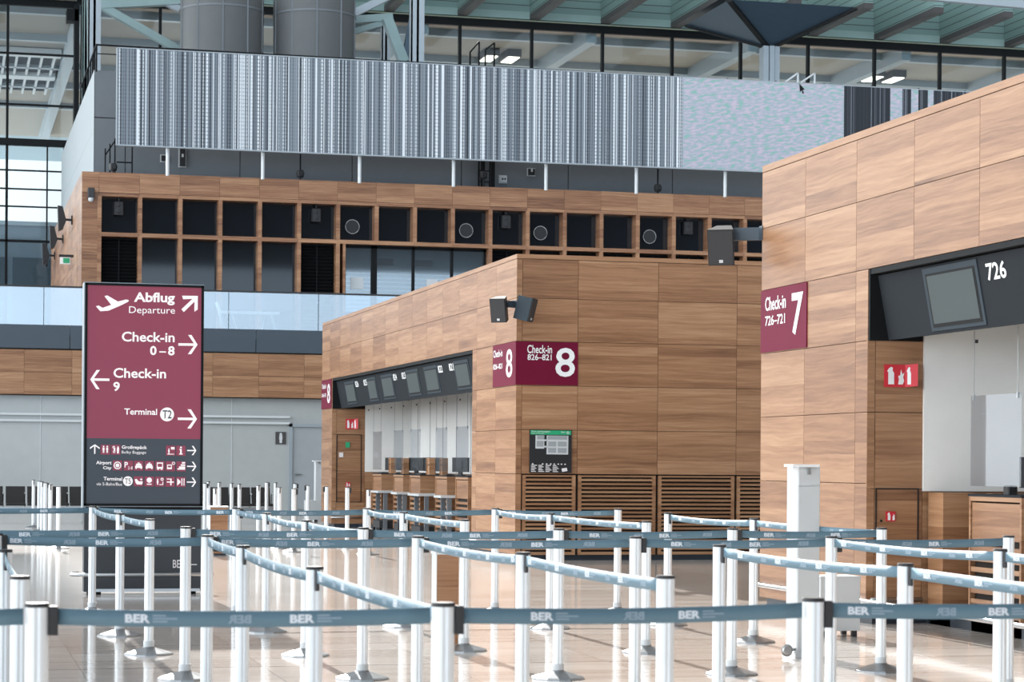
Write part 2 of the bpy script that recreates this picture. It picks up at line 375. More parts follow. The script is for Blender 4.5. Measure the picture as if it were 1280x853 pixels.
for k in range(19):
    xv = 4.42+1.2035*k
    for z0, z1 in ((8.23, 8.77), (8.77, 9.31)): q.box(xv-0.06, xv+0.06, UB-0.02, UB+0.5, z0, z1, random.random())
    if k in (7, 8, 9): continue
    for z0, z1 in ((5.2, 6.3), (6.3, 7.3), (7.3, 8.11)): q.box(xv-0.06, xv+0.06, UB-0.02, UB+0.5, z0, z1, random.random())
q.box(11.80, 11.88, UB-0.02, UB+0.5, 5.2, 8.11, 0.4)
q.build('trim_3', M['wood_far'], kind='structure')
wi = 0
for k in range(18):
    xa = 4.48+1.2035*k; xb = xa+1.0835
    wi += 1; g = MB(); g.box(xa, xb, UB+0.45, UB+0.47, 8.23, 9.31); g.build('window_%d' % wi, M['darkglass'], kind='structure')
    if k in (0, 5) or k > 9:
        l = MB(); z = 5.25
        while z < 8.08: l.add([(xa,UB+0.30,z),(xb,UB+0.30,z),(xb,UB+0.40,z+0.07),(xa,UB+0.40,z+0.07),(xa,UB+0.31,z-0.015),(xb,UB+0.31,z-0.015),(xb,UB+0.41,z+0.055),(xa,UB+0.41,z+0.055)],
            [(0,1,2,3),(7,6,5,4),(0,4,5,1),(2,6,7,3)]); z += 0.105
        l.box((xa+xb)/2-0.015, (xa+xb)/2+0.015, UB+0.27, UB+0.31, 5.2, 8.1)
        l.box(xa, xb, UB+0.42, UB+0.44, 5.2, 8.1)
        t = l.build('louvre_blind', M['blackmetal']); tag(t, ['black louvre blind in the leftmost lower bay of the timber box', 'black louvre blind in the lower bay left of the glazed doors'][0 if k == 0 else 1] if k in (0, 5) else 'black louvre blind in a lower timber bay, %s right of the glazed doors' % ['first','second','third','fourth','fifth','sixth','seventh','eighth'][k-10], 'blind', 'louvre blinds in the timber box')
    elif k < 5:
        wi += 1; g = MB(); g.box(xa, xb, UB+0.45, UB+0.47, 5.2, 8.11); g.build('window_%d' % wi, M['darkglass'], kind='structure')
# glazed doors of the gallery room
q = MB()
gx0, gx1 = 11.88, 16.40
for x in (11.90, 12.78, 12.88, 14.07, 15.30, 16.36): q.box(x-0.045, x+0.045, UB+0.3, UB+0.42, 5.2, 8.11)
q.box(gx0, gx1, UB+0.3, UB+0.42, 8.02, 8.11); q.build('door_1', M['blackmetal'], kind='structure')
q = MB(); q.box(gx0, gx1, UB+0.34, UB+0.35, 5.2, 8.02); q.build('window_60', M['doorglass'], kind='structure')
q = MB(); q.box(gx0, gx1, UB+0.85, UB+0.89, 5.2, 8.1); q.build('wall_gallery_room', M['concrete_lit_pale'], kind='structure')
q = MB(); z = 5.3
while z < 7.3: q.box(gx0+0.1, gx1-0.1, UB+0.62, UB+0.66, z, z+0.045); z += 0.13
tag(q.build('roller_blind', M['white']), 'white slatted blind behind the glazed gallery doors', 'blind')
q = MB(); q.box(12.98, 13.5, UB+0.6, UB+0.62, 7.55, 7.75); tag(q.build('air_grille', M['brownmetal']), 'dark air grille high behind the second glazed door pane', 'grille')
q = MB(); q.box(14.2, 14.75, UB+0.6, UB+0.62, 7.53, 7.73); tag(q.build('air_grille', M['brownmetal']), 'dark air grille high behind the third glazed door pane', 'grille')
for k, (a, b) in enumerate(((12.10, 12.50), (14.5, 14.85))):
    q = MB(); q.box(a, b, UB+0.32, UB+0.335, 6.75, 7.12); tag(q.build('paper_notice', M['palebox']), ['pale square notice on the leftmost glazed gallery door', 'pale square notice on the third glazed gallery pane'][k], 'notice')

# ring-shaped and box loudspeakers behind the small upper windows
for k, nm in ((6, 'leftmost'), (9, 'second from left'), (11, 'third from left'), (14, 'rightmost')):
    xc = 4.48+1.2035*k+0.45; o = thing('round_speaker', 'silver-ringed round speaker in an upper timber bay, %s of four' % nm, 'loudspeaker', (xc, UB+0.40, 8.68), 'ring speakers')
    r = MB(); n_ = 28; P = []
    for a in range(n_+1): P.append((xc+0.215*math.cos(2*math.pi*a/n_), UB+0.36, 8.68+0.215*math.sin(2*math.pi*a/n_)))
    r.tube(P, 0.009, 6); r.build('ring', M['palebox'], o)
    r = MB(); r.plate([(xc+0.20*math.cos(-2*math.pi*a/24), UB+0.38, 8.68+0.20*math.sin(-2*math.pi*a/24)) for a in range(24)][::-1], (0, 0.05, 0)); r.build('membrane', M['black'], o)
for k, nm, dx in ((0, 'first', 0.52), (5, 'sixth', 0.5), (10, 'eleventh', 0.5), (15, 'sixteenth', 0.5)):
    xc = 4.48+1.2035*k+dx; o = thing('hanging_speaker', 'dark box speaker hanging in the %s upper timber bay' % nm, 'loudspeaker', (xc, UB+0.3, 9.0))
    r = MB(); r.bbox(xc-0.15, xc+0.15, UB+0.15, UB+0.40, 8.78, 9.20, 0.03); r.build('cabinet', M['black'], o)
    r = MB()
    for zc, rr_ in ((8.90, 0.09), (9.08, 0.06)): r.lathe(0, 0, [(rr_, 0), (rr_*0.5, 0.01)], 16)
    r.v = [(xc+v[0], UB+0.145-v[2], (8.90 if i < len(r.v)//2 else 9.08)+v[1]) for i, v in enumerate(r.v)]
    r.build('driver', M['black'], o)
    r = MB(); r.bar((xc, UB+0.28, 9.20), (xc, UB+0.28, 9.31), 0.05); r.build('bracket', M['black'], o)

# upper grey level
CY = 70.0; XC = 4.37
q = MB(); q.box(XC+0.002, 44, CY+0.045, CY+0.5, 9.9, 13.29); q.box(XC+0.002, XC+0.3, CY+0.5, 90, 9.9, 13.29); q.build('wall_upper_back_core', M['gap'], kind='structure')
q = MB(); xs = [XC, 5.32]+[5.32+3.55*k for k in range(1, 12)]
for i in range(len(xs)-1):
    for z0, z1 in ((9.9, 11.95), (11.97, 13.42)): q.box(xs[i]+0.012, xs[i+1]-0.012, CY, CY+0.04, z0, z1-0.01)
q.build('wall_upper_back', M['concrete'], kind='structure')
q = MB(); 
for y0, y1 in ((CY, 80), (80.02, 90)):
    for z0, z1 in ((9.9, 11.6), (11.61, 13.42)): q.box(XC-0.012, XC, y0+(0.001 if y0 == CY else 0), y1, z0, z1)
q.build('wall_upper_left', M['concrete_lit_pale'], kind='structure')  # side light put into the colour: paler copy of the front cladding
q = MB(); q.box(XC+0.01, 44, CY+0.05, 90, 13.3, 13.4); q.build('floor_plant_deck', M['concrete'], kind='structure')

# ---- facade at the back: black grid, canopy soffit outside, green coffers inside
FY = 90.0
mull = [2.26, 4.54+0.35]+[20.42+3.06*k-3.06*5 for k in range(5)]+[20.42+3.06*k for k in range(0, 12)]
q = MB()
q.box(-8, 4.9, FY-0.1, FY+0.1, 19.22, 19.50); q.box(4.9, 60, FY-0.1, FY+0.1, 19.40, 19.72)
for x in mull[2:]: q.box(x-0.055, x+0.055, FY-0.1, FY+0.1, 13.2, 19.42)
q.box(2.26-0.05, 2.26+0.05, FY-0.1, FY+0.1, 5, 19.2)
q.box(-8, 4.9, FY-0.08, FY+0.08, 17.30, 17.37); q.box(-8, 4.9, FY-0.08, FY+0.08, 15.30, 15.37)
q.box(4.80, 4.99, FY-0.5, FY+0.2, 13, 19.3); q.box(4.5, 4.95, FY-0.5, FY+0.2, 18.65, 19.1)
q.box(-8, 4.7, FY-0.2, FY+0.1, 13.72, 13.98); q.box(4.43, 4.56, FY-0.2, FY+0.1, 9.0, 13.8)
q.box(3.78, 3.84, FY-0.08, FY+0.08, 9.0, 13.8)
for z in (12.75, 12.02, 11.33): q.box(-8, 4.5, FY-0.06, FY+0.06, z-0.028, z+0.028)
q.box(-8, 4.1, FY-0.1, FY+0.1, 9.93, 10.02)
q.build('trim_facade_frame', M['blackmetal'], kind='structure')
q = MB(); q.box(-8, 60, FY+0.0, FY+0.02, 5, 19.3); q.build('window_70', M['glass'], kind='structure')
# canopy outside: soffit, cross beams, long beams
q = MB(); q.box(-10, 90, FY+0.3, 130, 19.75, 20.1); q.build('trim_canopy_soffit', M['soffit'], kind='structure')
q = MB(); q.box(-30, 30, 130.2, 141, 19.8, 20.4); q.build('trim_canopy_edge', M['canopyblue'], kind='structure')
q = MB()
for y_ in (92.6, 98.6, 105.5, 111, 117.5): q.box(-10, 90, y_, y_+0.35, 19.45, 19.75)
q.build('trim_canopy_cross_beams', M['steel'], kind='structure')
q = MB()
for x in (5.2, 12.0, 19.0, 26.2, 33.4, 40.5, 47.5, 54.5): q.box(x-0.22, x+0.22, FY+0.5, 129, 19.1, 19.75)
q.build('trim_canopy_long_beams', M['steel'], kind='structure')
q = MB()
q.box(-2, 4.7, 102.5, 113.0, 19.6, 19.72); q.build('window_71', M['voiddark'], kind='structure')
q = MB()
for k in range(13): q.box(-2+0.55*k, -1.9+0.55*k, 102.3, 113.2, 19.45, 19.6)
q.box(-2.2, 4.9, 107.6, 108.6, 19.4, 19.6)
q.box(-2.2, 4.9, 101.8, 102.5, 19.4, 19.7)
q.build('trim_skylight_bars', M['palebox'], kind='structure')
for i, (px, py) in enumerate(((603, 55.5), (630, 56.5), (1083, 76), (1109, 77.5))):
    p = atY(px, py, 97); nm = ['left of the pair above the striped screen', 'right of the pair above the striped screen', 'left of the pair above the dark screen end', 'right of the pair above the dark screen end'][i]
    o = thing('canopy_lamp', 'lit square ceiling lamp, '+nm, 'lamp', (p[0], 97, 19.4), 'canopy lamps')
    r = MB(); r.box(p[0]-0.32, p[0]+0.32, 96.2, 97.8, 19.42, 19.75); r.build('housing', M['brownmetal'], o)
    zz = 19.40; yy = 97
    r = MB(); r.box(p[0]-0.25, p[0]+0.25, yy-0.7, yy+0.7, 19.38, 19.42); r.build('diffuser', M['lamp'], o)
# green coffers
q = MB(); q.box(4.9, 60, FY-0.35, FY-0.2, 19.75, 24.0); q.box(-8, 4.9, FY-0.35, FY-0.2, 19.5, 24)
for x in mull[2:]+[5.2, 2.1, -1]: q.box(x-0.19, x+0.19, 83.5, FY-0.4, 19.95, 21.8)
q.build('ceiling_coffer_boards', M['boards'], kind='structure')
q = MB(); q.box(4.9, 60, FY-0.42, FY-0.36, 19.75, 20.05); q.box(-8, 4.9, FY-0.42, FY-0.36, 19.48, 19.8); q.build('ceiling_coffer_edge', M['greenlight'], kind='structure')
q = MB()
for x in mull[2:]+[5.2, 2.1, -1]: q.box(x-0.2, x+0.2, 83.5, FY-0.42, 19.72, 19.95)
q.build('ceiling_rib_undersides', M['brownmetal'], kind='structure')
# outside sky-lit building seen through the left glazing
o = thing('outside_building', 'grey building outside, seen through the glazing at far left', 'building', (0, 108, 0))
q = MB(); q.box(-14, 7, 108, 116, 0, 12.4); q.build('wall', M['bluelevel'], o)
q = MB(); q.box(-14, 7, 107.8, 116, 12.4, 12.6); q.build('roof_edge', M['steel'], o)
q = MB()
for x in range(-13, 7, 2): q.box(x, x+1.7, 107.9, 108, 6.2, 10.9)
q.build('window_band', M['slate'], o)

# ---- LED ribbon screen
SY = 67.0; s0 = atY(140, 128, SY)[0]
sc = thing('led_ribbon_screen', 'huge wide LED screen with fine vertical stripes hanging above the timber box', 'screen', (18, SY, 10.73))
zb, zt = 10.74, 13.58
x1 = 22.41; x2 = 27.84; x3 = atY(1106, 110, SY)[0]; x4 = atY(1121, 110, SY)[0]; x5 = atY(1132, 110, SY)[0]; x6 = atY(1141, 110, SY)[0]; x7 = atY(1153, 110, SY)[0]; x8 = atY(1160, 110, SY)[0]
q = MB(); q.box(s0, x1, SY, SY+0.12, zb, zt); q.build('striped_panel', M['led_grey'], sc)
q = MB(); q.box(x1, x2, SY, SY+0.12, zb, zt); q.box(x3, x4, SY, SY+0.12, zb, zt); q.box(x5, x6, SY, SY+0.12, zb, zt); q.box(x7, x8, SY, SY+0.12, zb, zt); o = q.build('lit_panel', M['led_lit'], sc); o['label'] = 'switched-on pinkish green part'
q = MB(); q.box(x2, x3, SY, SY+0.12, zb, zt); q.box(x4, x5, SY, SY+0.12, zb, zt); q.box(x6, x7, SY, SY+0.12, zb, zt); q.box(x8, x8+4, SY, SY+0.12, zb, zt); o = q.build('dark_panel', M['led_dark'], sc); o['label'] = 'switched-off black part'
q = MB(); q.box(s0-0.02, x8+4, SY-0.01, SY+0.14, zb-0.04, zb); q.box(s0-0.02, x8+4, SY-0.01, SY+0.14, zt, zt+0.03); q.box(s0-0.03, s0, SY-0.01, SY+0.14, zb-0.04, zt+0.03); q.build('frame', M['steel'], sc)
q = MB(); polyY(q, [(992, 99), (993, 110), (995, 107.5), (996.5, 112), (998, 111.3), (996.5, 107), (999, 106.5)], SY-0.01); q.build('pointer_arrow', M['blackmetal'], sc)
for px in (204, 323, 444, 561.5, 677, 790, 901):
    x = atY(px, 215, SY+0.3)[0]; q = MB(); q.lathe(x, SY+0.3, [(0.055, 9.9), (0.055, zb+0.3)], 12); q.build('support_tube', M['palebox'], sc)
# railing over the plant deck
rl = thing('deck_railing', 'black metal railing along the top of the striped screen', 'railing', (15, 69, 13.4))
q = MB(); q.bar((4.4, 69.6, 14.12), (34, 69.6, 14.02), 0.05); q.bar((4.4, 69.6, 13.85), (34, 69.6, 13.85), 0.03); q.bar((4.4, 69.6, 14.12), (4.4, 78, 14.12), 0.05); q.build('handrail', M['blackmetal'], rl)
for x in [4.4+1.7*k for k in range(18)]: q = MB(); q.bar((x, 69.6, 13.3), (x, 69.6, 14.1), 0.05); q.build('upright', M['blackmetal'], rl)
for y_ in (70.5, 71.5, 72.5, 74, 76): q = MB(); q.bar((4.4, y_, 13.3), (4.4, y_, 14.1), 0.05); q.build('upright', M['blackmetal'], rl)
for i, (xa, xb, lab, m_) in enumerate(((590, 600, 'left black ladder hoop above the striped screen', 'blackmetal'), (608, 611, 'right black ladder hoop above the striped screen', 'blackmetal'), (975, 990, 'left pale ladder hoop near the blue capital', 'palebox'), (995, 1011, 'right pale ladder hoop near the blue capital', 'palebox'))):
    a = atY(xa if i != 1 else 600, 66 if i < 2 else 97, 70.3); b = atY(xb, 52 if i < 2 else 86, 70.3)
    if i < 2: a = atY(580+19*i, 66-3*i, 70.3); b = atY(591+19*i, 53+1*i, 70.3)
    q = MB(); w_ = 0.05
    q.bar((a[0], 70.3, 13.39), (a[0], 70.3, a[2]), w_); q.bar((a[0], 70.3, a[2]), (b[0], 70.3, b[2]), w_); q.bar((b[0], 70.3, b[2]), (b[0], 70.3, 13.39), w_)
    tag(q.build('ladder_hoop', M[m_]), lab, 'ladder hoop')
o = thing('ladder_landing', 'small black ladder railing on the timber box roof at its left end', 'railing', (5.0, 69.5, 9.98))
q = MB()
for x, zt_ in ((4.66, 10.9), (4.8, 11.05), (4.95, 11.22)): q.bar((x, 69.2, 9.95), (x, 69.2, zt_), 0.04)
q.build('post', M['blackmetal'], o); q = MB(); q.bar((4.66, 69.2, 10.7), (5.0, 69.2, 11.22), 0.04); q.bar((5.0, 69.2, 11.2), (5.45, 69.2, 11.2), 0.04); q.bar((5.0, 69.2, 10.5), (5.45, 69.2, 10.5), 0.04); q.bar((5.47, 69.2, 9.95), (5.47, 69.2, 11.9), 0.04); q.build('rail', M['blackmetal'], o)
# things on the grey wall below the screen
o = thing('wall_ladder', 'narrow black ladder on the grey wall below the screen', 'ladder', (16.2, 69.7, 9.9))
q = MB(); xa = atY(594, 215, 69.6)[0]; xb = atY(608, 215, 69.6)[0]; q.bar((xa, 69.7, 9.9), (xa, 69.7, 11.6), 0.05); q.bar((xb, 69.7, 9.9), (xb, 69.7, 11.6), 0.05); q.bar((xb+0.1, 69.7, 9.9), (xb+0.1, 69.7, 11.6), 0.1); q.build('stile', M['blackmetal'], o)
q = MB()
for k in range(5): q.bar((xa, 69.7, 10.05+0.35*k), (xb, 69.7, 10.05+0.35*k), 0.03)
q.box(xa+0.08, xa+0.2, 69.7, 69.8, 10.1, 11.6); q.build('rung', M['blackmetal'], o)
for (px, py, lab) in ((136, 216, 'black spotlight on the timber box roof near its left end'), (370, 221, 'black spotlight on the timber box roof below a thin pole, left of centre'), (817, 232, 'black spotlight on the timber box roof at the right'), (599, 219, 'black spotlight at the foot of the wall ladder')):
    p = atY(px, py, 68.8); o = thing('spotlight', lab, 'spotlight', (p[0], 68.8, p[2]))
    q = MB(); q.lathe(p[0], 68.8, [(0.10, p[2]-0.12), (0.13, p[2]), (0.10, p[2]+0.1)], 14); q.bbox(p[0]-0.09, p[0]+0.09, 68.65, 68.8, p[2]-0.08, p[2]+0.07, 0.02); q.build('lamp_head', M['black'], o)
    q = MB(); q.bar((p[0], 68.8, 10.0), (p[0], 68.8, p[2]), 0.05); q.build('bracket', M['black'], o)
    if px in (370, 817): q = MB(); q.bar((p[0], 68.8, p[2]), (p[0], 68.8, 11.2), 0.04); q.build('pole', M['blackmetal'], o)
for (x0_, y0_, x1_, y1_, lab, m_) in ((196, 201, 203, 208, 'small black wall box left of the first screen support', 'black'), (219, 192, 226, 214, 'tall black switch box with a pale frame on the grey wall', 'black'), (655, 211, 663, 218.5, 'small black wall box with pale frame under the screen', 'black'), (620, 220.5, 628, 228, 'small white two-hole socket box under the screen', 'palebox')):
    a = atY(x0_, y1_, CY-0.08); b = atY(x1_, y0_, CY-0.08); o = thing('wall_box', lab, 'wall box', ((a[0]+b[0])/2, CY, a[2]))
    q = MB(); q.box(a[0]-0.03, b[0]+0.03, CY-0.03, CY, a[2]-0.03, b[2]+0.03); q.build('frame', M['palebox'], o)
    q = MB(); q.bbox(a[0], b[0], CY-0.12, CY-0.03, a[2], b[2], 0.01); q.build('body', M[m_], o)
    if m_ == 'palebox':
        q = MB(); xm = (a[0]+b[0])/2; zm = (a[2]+b[2])/2; q.box(xm-0.06, xm-0.01, CY-0.13, CY-0.11, zm-0.03, zm+0.03); q.box(xm+0.02, xm+0.07, CY-0.13, CY-0.11, zm-0.03, zm+0.03); q.build('socket', M['black'], o)
    elif y1_ > 210: q = MB(); xm = (a[0]+b[0])/2; zm = (a[2]+b[2])/2; q.box(xm-0.03, xm+0.03, CY-0.13, CY-0.11, zm, zm+0.1); q.build('switch', M['palebox'], o)
# ---- ducts
for cx_, rr_, lab in ((9.22, 1.44, 'left large grey cylindrical duct above the striped screen'), (12.46, 1.44, 'right large grey cylindrical duct above the striped screen')):
    o = thing('cylindrical_duct', lab, 'duct', (cx_, 78, 13.4), 'cylindrical ducts')
    q = MB(); q.lathe(cx_, 78, [(rr_, 13.35), (rr_, 17.60)], 56); q.build('shell', M['ductmetal'], o)
    q = MB()
    for k in range(10): a = 2*math.pi*(k+0.35)/10; q.bar((cx_+rr_*math.cos(a), 78+rr_*math.sin(a), 13.35), (cx_+rr_*math.cos(a), 78+rr_*math.sin(a), 17.6), 0.05)
    q.build('seam', M['concrete'], o)
    q = MB(); q.lathe(cx_, 78, [(rr_+0.02, 16.98), (rr_+0.02, 17.04)], 56, cap=False); q.build('band', M['concrete'], o)
# ---- steel structure in front of the facade
def prism(px, y0, y1, Y, w, d, m_, name, lab):
    a = atY(px, y1, Y); b = atY(px, y0, Y); q = MB(); x = a[0]
    q.box(x-w/2, x+w/2, Y-d/2, Y-d/2+0.06, 13.38 if y1 < 150 else a[2], b[2]); q.box(x-w/2, x+w/2, Y+d/2-0.06, Y+d/2, 13.38, b[2]); q.box(x-0.04, x+0.04, Y-d/2, Y+d/2, 13.38, b[2])
    q.box(x-w/2, x-w/2+0.05, Y-d/2, Y+d/2, 13.38, b[2])
    t = q.build(name, M[m_]); return tag(t, lab, 'column')
prism(110, -30, 100, 76, 0.42, 0.4, 'steel', 'steel_column', 'pale steel column left of the ducts, behind the deck railing')
prism(99.5, -30, 100, 80, 0.24, 0.3, 'steelgreen', 'steel_column', 'slim green steel column close behind the pale one at left')
prism(513, -30, 78, 76, 0.46, 0.4, 'steel', 'steel_column', 'pale steel column right of the V-shaped braces')
prism(474, 33, 78, 82, 0.32, 0.3, 'steel', 'steel_column', 'short steel column behind the V-shaped braces')
def brace(p, r_, Y, w, m_, lab, Y2=None):
    a = atY(*p, Y); b = atY(*r_, Y2 or Y); q = MB(); q.bar(a, b, w, w*1.2, up=(0, 1, 0)); tag(q.build('steel_brace', M[m_]), lab, 'brace')
brace((475, 25), (497, 80), 78, 0.34, 'steelgreen', 'pale green brace forming the left arm of the V')
brace((514, 0), (499, 80), 78, 0.30, 'pyramid', 'dark brace forming the right arm of the V')
brace((112, 12), (216, 69), 80, 0.26, 'steelgreen', 'slanting brace between the left column and the left duct')
brace((116, 14), (216, 7), 80, 0.30, 'steelgreen', 'upper horizontal brace between the left column and the left duct')
brace((170, -4), (216, 18), 80, 0.22, 'steel', 'short slanting brace above the left brace, beside the duct')
brace((101, -4), (104, 100), 77, 0.10, 'steelgreen', 'thin rod beside the pale left column')
brace((430, 22), (482, -5), 79, 0.26, 'steel', 'upper slanting brace just right of the right duct')
brace((430, 44), (472, 31), 79, 0.20, 'steelgreen', 'lower thin brace just right of the right duct')
brace((424, 29), (482, 24), 79, 0.26, 'steelgreen', 'horizontal green beam just right of the right duct')
# capital and column
PY = 84.0; a = atY(953.5, 55, PY); ax, az = a[0], a[2]; s_, h_ = 2.62, 1.25
o = thing('tree_column', 'steel column with a wide blue-grey inverted pyramid capital under the roof', 'column', (ax, PY, 13.4))
q = MB(); q.add([(ax, PY, az), (ax-s_, PY-s_, az+h_), (ax+s_, PY-s_, az+h_), (ax+s_, PY+s_, az+h_), (ax-s_, PY+s_, az+h_)], [(0,2,1),(0,3,2),(0,4,3),(0,1,4),(1,2,3,4)]); q.build('capital', M['pyramid'], o)
q = MB()
for sx, sy in ((-1,-1),(1,-1),(-1,1),(1,1)): q.bar((ax, PY, az-0.05), (ax+sx*s_, PY+sy*s_, az+h_-0.05), 0.22, 0.08)
q.build('rib', M['blackmetal'], o)
q = MB(); q.box(ax-0.34, ax-0.12, PY-0.3, PY-0.2, 13.38, az+0.02); q.box(ax-0.09, ax+0.10, PY-0.36, PY-0.2, 13.38, az+0.02); q.box(ax+0.13, ax+0.34, PY-0.3, PY-0.2, 13.38, az+0.02); q.box(ax-0.3, ax+0.3, PY-0.2, PY+0.3, 13.38, az); q.build('shaft', M['steel'], o)
q = MB(); a = atY(1085, -6, 80); b = atY(1290, 8, 80); q.bar((a[0]-12, 80, a[2]+0.6), (b[0]+3, 80, b[2]+0.25), 0.3, 0.3); tag(q.build('roof_girder', M['steel']), 'long grey girder crossing the roof above the blue capital', 'girder')

# wall speakers on the timber side face, exit sign, camera
for i, (px, py) in enumerate(((77, 283), (66, 307), (56, 328), (47, 346))):
    if i == 3: continue
    y_ = atX(px+9, py, XB)[1]; z_ = atX(px+9, py, XB)[2]; xx = XB-0.42
    lab = ['nearest', 'middle', 'farthest'][i]
    o = thing('wall_speaker', '%s black horn speaker on the sunlit side of the timber box' % lab, 'loudspeaker', (XB, y_, z_), 'horn speakers')
    q = MB(); q.add([(xx-0.05, y_-0.22, z_+0.42), (xx+0.10, y_-0.22, z_+0.40), (xx+0.22, y_-0.22, z_-0.05), (xx+0.12, y_-0.22, z_-0.32), (xx-0.02, y_-0.22, z_-0.38),
        (xx-0.05, y_+0.22, z_+0.42), (xx+0.10, y_+0.22, z_+0.40), (xx+0.22, y_+0.22, z_-0.05), (xx+0.12, y_+0.22, z_-0.32), (xx-0.02, y_+0.22, z_-0.38)],
        [(0,1,2,3,4),(9,8,7,6,5),(0,5,6,1),(1,6,7,2),(2,7,8,3),(3,8,9,4),(4,9,5,0)]); q.build('cabinet', M['black'], o)
    q = MB(); q.bar((xx+0.15, y_, z_), (XB, y_, z_-0.02), 0.07); q.box(XB-0.04, XB, y_-0.1, y_+0.1, z_-0.15, z_+0.12); q.build('bracket', M['black'], o)
p = atX(88, 331, XB); o = thing('exit_sign', 'small green and white exit sign on the sunlit side of the timber box', 'exit sign', p)
q = MB(); q.box(XB-0.45, XB, p[1]-0.05, p[1]+0.05, p[2]+0.02, p[2]+0.10); q.build('arm', M['black'], o)
q = MB(); q.box(XB-0.42, XB-0.10, p[1]-0.03, p[1]+0.03, p[2]-0.2, p[2]+0.02); q.build('panel', M['white'], o)
q = MB(); q.box(XB-0.32, XB-0.12, p[1]-0.04, p[1]-0.03, p[2]-0.17, p[2]-0.01); q.build('pictogram', M['green'], o)
q = MB(); y_ = atX(91, 350, XB)[1]; q.box(XB-0.01, XB+0.04, y_-0.8, y_+0.8, 5.2, 8.0); q.build('door_2', M['wood'], kind='structure')
p = atY(108.5, 251, UB); o = thing('security_camera', 'small dark security camera at the left end of the timber box front', 'camera', p)
q = MB(); q.bbox(p[0]-0.1, p[0]+0.1, UB-0.22, UB, p[2]-0.12, p[2]+0.18, 0.02); q.build('housing', M['rubber'], o)
q = MB(); q.lathe(p[0], UB-0.13, [(0.03, p[2]-0.24), (0.08, p[2]-0.2), (0.08, p[2]-0.12)], 12); q.build('lens_dome', M['palebox'], o)

# trestle rack and cables behind the balustrade
for lab, xa, xb in (('left white trestle leg frame behind the balustrade', 274, 294), ('right white trestle leg frame behind the balustrade', 323, 343)):
    a = atY(xa, 415, 65.6); m_ = atY((xa+xb)/2-3, 399, 65.6); m2 = atY((xa+xb)/2+3, 399, 65.6); b = atY(xb, 415, 65.6)
    q = MB(); q.tube([(a[0], 65.6, 5.15), (m_[0], 65.6, 5.72), (m2[0], 65.6, 5.72), (b[0], 65.6, 5.15)], 0.035); tag(q.build('trestle', M['white']), lab, 'trestle')
q = MB(); a = atY(272, 386.5, 65.6); b = atY(346, 386.5, 65.6); q.box(a[0], b[0], 65.5, 65.7, 5.72, 5.80); q.tube([(a[0]-0.1, 65.6, 6.05), (a[0], 65.6, 5.76), (a[0]+0.1, 65.6, 5.3)], 0.05); tag(q.build('trestle_board', M['white']), 'white board lying over the two trestles on the gallery', 'board')

# toilet door and sign
dx0 = atY(361, 600, BY+0.3)[0]; dx1 = dx0+1.25
q = MB(); q.box(dx0, dx0+0.09, BY+0.18, BY+0.34, 0, 2.50); q.box(dx1, dx1+0.09, BY+0.18, BY+0.34, 0, 2.50); q.box(dx0, dx1+0.09, BY+0.18, BY+0.34, 2.41, 2.50); q.build('trim_4', M['steel'], kind='structure')
q = MB(); q.box(dx0+0.09, dx1, BY+0.24, BY+0.32, 0.01, 2.41); dd = q.build('door_3', M['doorgrey'], kind='structure')
q = MB(); q.bar((dx0+0.2, BY+0.18, 1.03), (dx0+0.36, BY+0.18, 1.03), 0.03); q.bar((dx0+0.2, BY+0.16, 1.03), (dx0+0.2, BY+0.25, 1.03), 0.03); q.build('door_handle', M['chrome'], dd)
a = atY(344, 560, BY+0.28); b = atY(357, 544.5, BY+0.28)
o = thing('toilet_sign', 'dark square sign with a white standing figure beside the grey door', 'sign', ((a[0]+b[0])/2, BY+0.28, a[2]))
q = MB(); q.box(a[0], b[0], BY+0.27, BY+0.30, a[2], b[2]); q.build('plate', M['brownmetal'], o)
q = MB(); cx_ = (a[0]+b[0])/2; zb_ = a[2]; hh = b[2]-a[2]
q.box(cx_-0.045, cx_+0.045, BY+0.262, BY+0.27, zb_+0.38*hh, zb_+0.72*hh); q.box(cx_-0.035, cx_+0.035, BY+0.262, BY+0.27, zb_+0.1*hh, zb_+0.38*hh); q.plate([(cx_+0.04*math.cos(t*0.7), BY+0.262, zb_+0.81*hh+0.04*math.sin(t*0.7)) for t in range(9)], (0, 0.008, 0)); q.build('figure', M['palebox'], o)

# seat rows along the back
def bench(px_list, Y, lab, x_end):
    s = atY(px_list[0], 640, Y)[0]; e = atY(px_list[-1]+22, 640, Y)[0]; o = thing('beam_seating', lab, 'bench', ((s+e)/2, Y, 0))
    for px in px_list:
        x = atY(px, 640, Y)[0]; w = 0.42
        q = MB(); q.hexa([(x, Y+0.02, 0.44), (x+w, Y+0.02, 0.44), (x+w, Y+0.08, 0.44), (x, Y+0.08, 0.44), (x, Y+0.16, 0.82), (x+w, Y+0.16, 0.82), (x+w, Y+0.21, 0.82), (x, Y+0.21, 0.82)]); q.build('backrest', M['leather'], o)
        q = MB(); q.bbox(x, x+w, Y-0.42, Y+0.04, 0.40, 0.46, 0.015); q.build('seat', M['leather'], o)
    for px in px_list+[px_list[-1]+27]:
        x = atY(px, 640, Y)[0]-0.06; q = MB(); q.tube([(x, Y-0.05, 0.36), (x, Y-0.05, 0.66), (x, Y-0.1, 0.68), (x, Y-0.38, 0.67)], 0.016, 6); q.build('armrest', M['chrome'], o)
    q = MB(); q.bar((s-0.1, Y-0.15, 0.34), (e+0.1, Y-0.15, 0.34), 0.07); q.build('beam', M['chrome'], o)
    for x in (s+0.1, (s+e)/2, e-0.1): q = MB(); q.bar((x, Y-0.15, 0.02), (x, Y-0.15, 0.34), 0.05); q.bar((x, Y-0.42, 0.02), (x, Y+0.12, 0.02), 0.05, 0.04); q.build('leg', M['chrome'], o)
